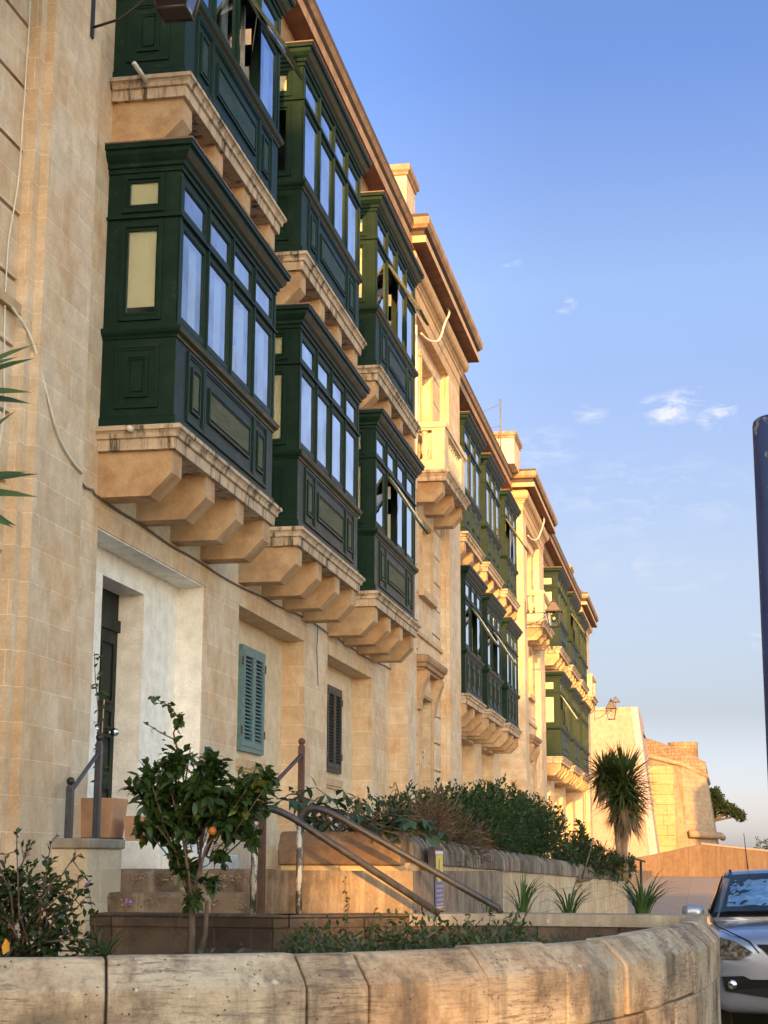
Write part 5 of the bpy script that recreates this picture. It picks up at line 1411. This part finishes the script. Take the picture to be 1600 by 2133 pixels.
    # roof strip seams
    for s in (-1, 1):
        m = MB(); m.tube([(s*.565, 1.83, 1.372), (s*.545, 2.05, 1.428), (s*.54, 3.1, 1.422)], .010, 'black_plastic', 6); m.build('roof_strip', r)
    # wiper
    m = MB(); m.tube([(.55, 1.10, 1.025), (.1, 1.06, 1.06), (-.35, 1.09, 1.05)], .009, 'black_plastic', 5); m.tube([(.0, 1.06, 1.06), (-.62, 1.16, 1.045)], .008, 'black_plastic', 5); m.build('wiper', r)
    # mirrors
    for s in (-1, 1):
        m = MB(); m.lathe([(.01, -.085), (.055, -.075), (.07, -.03), (.072, .03), (.06, .075), (.01, .085)], (0, 0, 0), 'car_paint', 14)
        m.v = [(s*(.93+ z*1.25) if True else x, 1.38+x*.75, 1.03+y*1.05) for x, y, z in m.v]; M1 = m.build('wing_mirror', r)
        k = MB(); k.box(s*.80 if s > 0 else -.86, s*.86 if s > 0 else -.80, 1.36, 1.44, .955, 1.01, 'black_plastic'); k.build('mirror_arm', M1)
    # headlights, grille, bumper openings, fog lamps, plate
    for s in (-1, 1):
        m = MB(); P = [(.40, -.005, .735), (.52, .005, .675), (.70, .075, .665), (.80, .24, .72), (.79, .36, .80), (.69, .20, .855), (.54, .07, .82)]
        cpt = Vector((.64, .10, .76))
        m.add([(s*(x+.012), y-.045, z) for x, y, z in P]+[(s*(cpt.x+.02), cpt.y-.075, cpt.z)], [(i, (i+1) % 7, 7) for i in range(7)], 'headlamp_lens', True); m.build('headlight', r, recalc=False)
        m = MB(); m.lathe([(.045, 0), (.04, .01), (.02, .02)], (0, 0, 0), 'chrome', 14); m.v = [(s*.60+x, -.012-z, .455+y) for x, y, z in m.v]; m.build('fog_light', r)
    m = MB(); m.prism([(-.37, .80), (.37, .80), (.27, .70), (-.27, .70)], -.012, .1, 'black_plastic', lambda p, q, w: (p, w, q)); m.build('grille', r)
    m = MB(); m.prism([(-.69, .52), (-.50, .53), (-.44, .50), (.44, .50), (.50, .53), (.69, .52), (.66, .40), (.3, .35), (-.3, .35), (-.66, .40)], -.030, .15, 'black_plastic', lambda p, q, w: (p, w+.16*abs(p)**4, q)); m.build('lower_intake', r)
    m = MB(); m.box(-.27, .27, -.035, -.012, .475, .61, 'black_plastic'); m.box(-.255, -.21, -.039, -.034, .488, .597, 'plate_blue'); m.box(-.205, .255, -.039, -.034, .488, .597, 'sign_white')
    NP = m.build('number_plate', r)
    m = MB(); m.box(-.245, -.238, -.042, -.038, .500, .522, 'sign_white'); m.box(-.232, -.220, -.042, -.038, .500, .522, 'sign_white'); m.build('country_mark', NP)
    m = MB(); m.tube([(.05, 2.2, 1.44), (.02, 2.05, 1.80)], [.006, .003], 'black_plastic', 5)
    m.v = [(x-.42, y-.1, z) for x, y, z in m.v]; m.build('antenna', r)
    for s in (-1, 1):
        for y in (.78, 3.3):
            m = MB(); m.lathe([(.18, -.1), (.29, -.1), (.30, -.06), (.30, .06), (.29, .1), (.18, .1)], (0, 0, 0), 'rubber', 24)
            m.v = [(s*.72+z, y+x, .30+yy) for x, yy, z in m.v]; w = m.build('wheel', r)
            m = MB(); m.lathe([(.02, -.1), (.19, -.09), (.19, .09), (.02, .1)], (0, 0, 0), 'chrome', 20); m.v = [(s*.72+z, y+x, .30+yy) for x, yy, z in m.v]; m.build('rim', w)
    # bonnet crease lines and wheel arches
    for s in (-1, 1):
        m = MB(); m.tube([(s*.735, 1.08, .965), (s*.71, .7, .928), (s*.60, .3, .893), (s*.44, .04, .826), (s*.36, -.01, .73)], .006, 'black_plastic', 5); m.build('bonnet_seam', r)
        m = MB(); m.lathe([(.31, 0), (.36, 0), (.36, .02), (.31, .02)], (0, 0, 0), 'black_plastic', 28); m.v = [(s*.838+z*s, .78+x, .30+yy) for x, yy, z in m.v]; m.build('wheel_arch', r)
def lens():
    m, N, L, b = newmat('headlamp_lens'); g = N.new('ShaderNodeNewGeometry'); n = noise(N, L, g.outputs['Position'], 24, 2)
    L.new(ramp_from(N, L, n, [(.4, (.04, .035, .03)), (.68, (.24, .22, .20))]), b.inputs['Base Color']); b.inputs['Roughness'].default_value = .08; b.inputs['Coat Weight'].default_value = 1; b.inputs['Metallic'].default_value = .3
lens()
car()

# navy sign post at the right edge
m = MB(); m.lathe([(.085, 0), (.085, 2.945), (.082, 2.957), (.074, 2.965), (.04, 2.974), (.001, 2.978)], (0, 0, 0), 'navy_paint', 40)
o = m.build('bollard_post', label='dark navy painted post cut off by the right edge of the picture', cat='post'); o.location = (.286, 5.0, 0)

# ------------------------------------------------------------------ far end: gate wall, bastion, parapet, tree
simple('canopy_slate', (.05, .045, .05), .6)
def fort():
    r = empty('gate_wall', (-5, 98, 0), label='tall pinkish battered gate wall rising beyond the end of the terrace', cat='wall')
    m = MB(); 
    def bat(x0t, x1t, x0b, x1b, yt, yb, zt, zb, dep, mat):
        m.add([(x0b+5, yb-98, zb), (x1b+5, yb-98, zb), (x1t+5, yt-98, zt), (x0t+5, yt-98, zt), (x0b+5, yb+dep-98, zb), (x1b+5, yb+dep-98, zb), (x1t+5, yt+dep-98, zt), (x0t+5, yt+dep-98, zt)],
              [(0, 1, 2, 3), (5, 4, 7, 6), (1, 5, 6, 2), (4, 0, 3, 7), (3, 2, 6, 7)], mat)
    bat(-16, -3.75, -16, -2.62, 99, 97, 10.5, 0, 10, 'fort_plaster'); m.build('wall', r)
    m = MB(); bat(-3.75, -3.35, -2.62, -2.15, 98.95, 96.95, 10.5, 0, 10, 'fort_trim'); m.build('quoin_strip', r)
    m = MB(); m.prism([(-3.98, 10.50), (-3.80, 9.15), (-3.10, 9.15)], 0, 3, 'canopy_slate', lambda p, q, w: (p+4, w, q-9))
    o = m.build('canopy', label='dark triangular canopy jutting out behind the gate wall', cat='canopy'); o.location = (-4, 103, 9)
    # bastion
    r = empty('bastion', (-1, 112, 0), label='old rough stone bastion with a roll moulding, half in shade, behind the gate wall', cat='fortification')
    top = [(-9, 116), (-3.4, 112), (-1.0, 110.5), (.55, 112), (.75, 122)]; bot = [(-9, 115), (-3.4, 111), (-.7, 109.2), (1.38, 111), (1.7, 122)]
    def tier(ta, za, tb, zb, mat, name, closed=True):
        m = MB(); n = len(ta); vs = [(p[0]+1, p[1]-112, (z[i] if isinstance(z, (list, tuple)) else z)) for p, z, i in [(ta[i], za, i) for i in range(n)]] + [(tb[i][0]+1, tb[i][1]-112, zb[i] if isinstance(zb, (list, tuple)) else zb) for i in range(n)]
        m.add(vs, [(i, i+1, n+i+1, n+i) for i in range(n-1)] + [tuple(range(n))], mat); return m.build(name, r)
    zc = [9.6, 8.45, 7.75, 7.1, 7.0]
    tier(top, zc, bot, 0, 'fort_stone', 'wall')
    up = [(p[0]+.03, p[1]-.03) for p in top]
    tier([(x-.05, y+.05) for x, y in up], [10.6, 9.65, 8.75, 8.0, 7.9], up, zc, 'fort_rough', 'parapet')
    m = MB(); m.tube([(p[0]+1, p[1]-112-.02, z) for p, z in zip(top, zc)], .16, 'fort_stone', 8)
    m.tube([(-.65+1, 109.25-112+.1, 3.3), (1.33+1, 111.0-112, 3.2), (1.62+1, 122-112, 3.2)], .22, 'fort_stone', 8); m.build('roll_moulding', r)
    m = MB(); m.lathe([(1.0, 0), (1.0, 1.2), (1.03, 1.25), (1.0, 1.3)], (.1, 3.5, 8.2), 'fort_rough', 20); m.build('turret', r)
    # pale modern ashlar pier
    r2 = empty('ashlar_pier', (-2.5, 104, 0), label='smooth yellow ashlar pier built against the rough bastion', cat='wall')
    m = MB(); x0, x1 = -3.9, -1.45
    m.add([(x0+2.5, -1, 0), (x1+2.6, -1, 0), (x1+2.5, 0, 7.3), (x0+2.5, 0, 7.3), (x0+2.5, 6, 0), (x1+2.6, 6, 0), (x1+2.5, 6, 7.3), (x0+2.5, 6, 7.3)], [(0, 1, 2, 3), (1, 5, 6, 2), (4, 0, 3, 7), (3, 2, 6, 7)], 'fort_ashlar'); m.build('pier', r2)
    m = MB(); m.add([(x1+2.61, -1.02, 0), (-.30+2.5, -1.3, 0), (-1.15+2.5, .2, 6.0), (x1+2.5, -.02, 7.3), (x1+2.61, 5, 0), (-.30+2.5, 5, 0), (-1.15+2.5, 5, 6.0), (x1+2.5, 5, 7.3)], [(0, 1, 2, 3), (1, 5, 6, 2), (3, 2, 6, 7)], 'fort_stone'); m.build('buttress', r2)
    # ramp parapet
    r = empty('ramp_parapet', (0, 78, .8), label='long smooth reddish parapet wall of the ramp beyond the car', cat='wall')
    m = MB(); P = [(-4.2, 78.6, .75, 1.55), (-2.5, 78.2, .8, 1.80), (-.85, 78, .8, 2.16), (.05, 77.9, .8, 2.36)]
    def strip(P, mat, th=.4):
        mm = MB(); vs = []
        for x, y, a, b in P: vs += [(x, y-78, a-.8-.3), (x, y-78, b-.8), (x, y-78+th, b-.8+.02), (x, y-78+th, a-.8-.3)]
        n = len(P); mm.add(vs, [(4*i+j, 4*i+4+j, 4*i+4+(j+1) % 4, 4*i+(j+1) % 4) for i in range(n-1) for j in range(4)]+[(0, 1, 2, 3), (4*n-1, 4*n-2, 4*n-3, 4*n-4)], mat); return mm
    strip(P, 'ramp_wall_stone').build('wall', r)
    strip([(.052, 77.9, .8, 2.36), (3.0, 76.5, .75, 2.03), (9, 73.5, .7, 1.75)], 'ramp_wall_stone', .9).build('wall', r)
    strip([(.052, 77.88, 3.32-.3, 2.375), (3.0, 76.48, 3.0-.3, 2.045), (9, 73.48, 2.7-.3, 1.765)], 'fort_trim', .92)
    c = MB(); Q = [(.052, 77.86, 2.36), (3.0, 76.46, 2.03), (9, 73.46, 1.75)]; vs = []
    for x, y, z in Q: vs += [(x, y-78, z-.8), (x, y-78, z-.8+.05), (x, y-78+1.0, z-.8+.09), (x, y-78+1.0, z-.8)]
    c.add(vs, [(4*i+j, 4*i+4+j, 4*i+4+(j+1) % 4, 4*i+(j+1) % 4) for i in range(2) for j in range(4)]+[(0, 1, 2, 3)], 'fort_trim'); c.build('coping', r)
fort()
def far_tree(label, loc, blobs, trunk, n, ls, name='tree', seed=71):
    rnd = random.Random(seed); r = empty(name, loc, label=label, cat='tree'); V, F, M_ = [], [], []
    for p, d in blob_pts(rnd, blobs, n, .55): twig_clump(rnd, V, F, M_, p, (d+Vector((0, 0, .3))).normalized(), 5, ls, ls*.5, .9)
    leafmesh('crown', V, F, M_, ['tree_leaf'], r); m = MB()
    for t in trunk: m.tube(t[0], t[1], 'bark', 7)
    m.build('trunk', r)
far_tree('dark umbrella-shaped tree leaning out behind the bastion', (0, 130, 0),
    [(.3, 0, 6.0, .9, 1.2, 1.1), (1.2, 0, 6.35, .75, 1, .7), (1.6, 0, 5.6, .9, 1, .6), (2.4, 0, 5.3, .75, 1, .5), (3.0, 0, 5.0, .5, .8, .45), (.9, 0, 5.1, .6, .8, .4), (3.2, 0, 4.75, .3, .5, .25)],
    [([(-.6, 0, 0), (-.2, 0, 2.5), (.8, 0, 4.4), (1.9, 0, 5.1)], [.35, .28, .2, .1]), ([(.2, 0, 3.4), (1.2, 0, 4.6), (2.8, 0, 4.9)], [.15, .1, .05])], 2200, .24)
far_tree('small far bush on the skyline at the right edge above the parapet', (6.9, 180, 0), [(0, 0, 3.2, 1.6, 1.5, .9), (2, 0, 3.0, 1.5, 1.2, .9)], [([(0, 0, 0), (0, 0, 3)], [.2, .1])], 160, .25, seed=72)
m = MB(); m.box(-3, 6, 0, 6, 0, 2.35, 'fort_plaster'); m.box(-3.2, 6.2, -.2, 6.2, 2.35, 2.5, 'fort_trim'); m.box(-3.2, 6, 0, .1, 2.9, 2.96, 'cable_grey')
for x in (-3.1, -1, 1.2): m.box(x, x+.08, 0, .08, 2.5, 2.9, 'cable_grey')
o = m.build('far_building', label='low pale building on the skyline beyond the parapet at the right edge', cat='building'); o.location = (8.3, 190, -.1)

# step railing by the end of the hedge wall
def end_rail():
    r = empty('step_railing', (-1.24, 36, .4), label='thin dark iron railing at the far end of the hedge wall', cat='railing')
    m = MB(); m.tube([(0, 0, 0), (0, 0, 1.22)], .028, 'iron_black', 6); m.build('post', r)
    m = MB(); m.box(-.36, .10, -.03, .03, 1.22, 1.26, 'iron_black', lambda x, y, z: (x, y, z-.28*x-.0)); m.build('rail', r)
end_rail()

# ------------------------------------------------------------------ unseen buildings added to shade the lower fronts and the bastion foot
def shade_blockers():
    Y = -60
    r = empty('added_shade_blocker', (12, Y, 0), label='unseen limestone building added behind the viewpoint, its openings shaped to pass sun patches', cat='building')
    m = MB()
    def bx(x0, x1, z0, z1, d=.8): m.box(x0-12, x1-12, -d, 0, z0, z1, 'limestone')
    bx(-6, 12.55, 0, 23.2); bx(14.9, 19.9, 0, 24.0); bx(12.55, 14.9, 0, 10.6); bx(12.55, 14.9, 13.7, 23.3)
    bx(13.7, 14.9, 12.25, 13.7); bx(12.55, 13.7, 12.1, 12.95); bx(12.55, 13.0, 10.6, 11.95)  # added blocker: skyline and gaps shaped for the shade edge and sun patches
    m.build('wall', r)
    m = MB(); m.box(19.9-12, 26-12, -8, 0, 0, 19.0, 'limestone'); m.build('wing', r)
    r = empty('added_side_blocker', (14, 60, 0), label='unseen limestone block added on the right to shade the foot of the bastion', cat='building')
    m = MB(); m.box(-3.55, 8, 0, 10, 0, 14.3, 'limestone'); m.build('wall', r)  # out-of-view block added to cast the shadow on the bastion
shade_blockers()
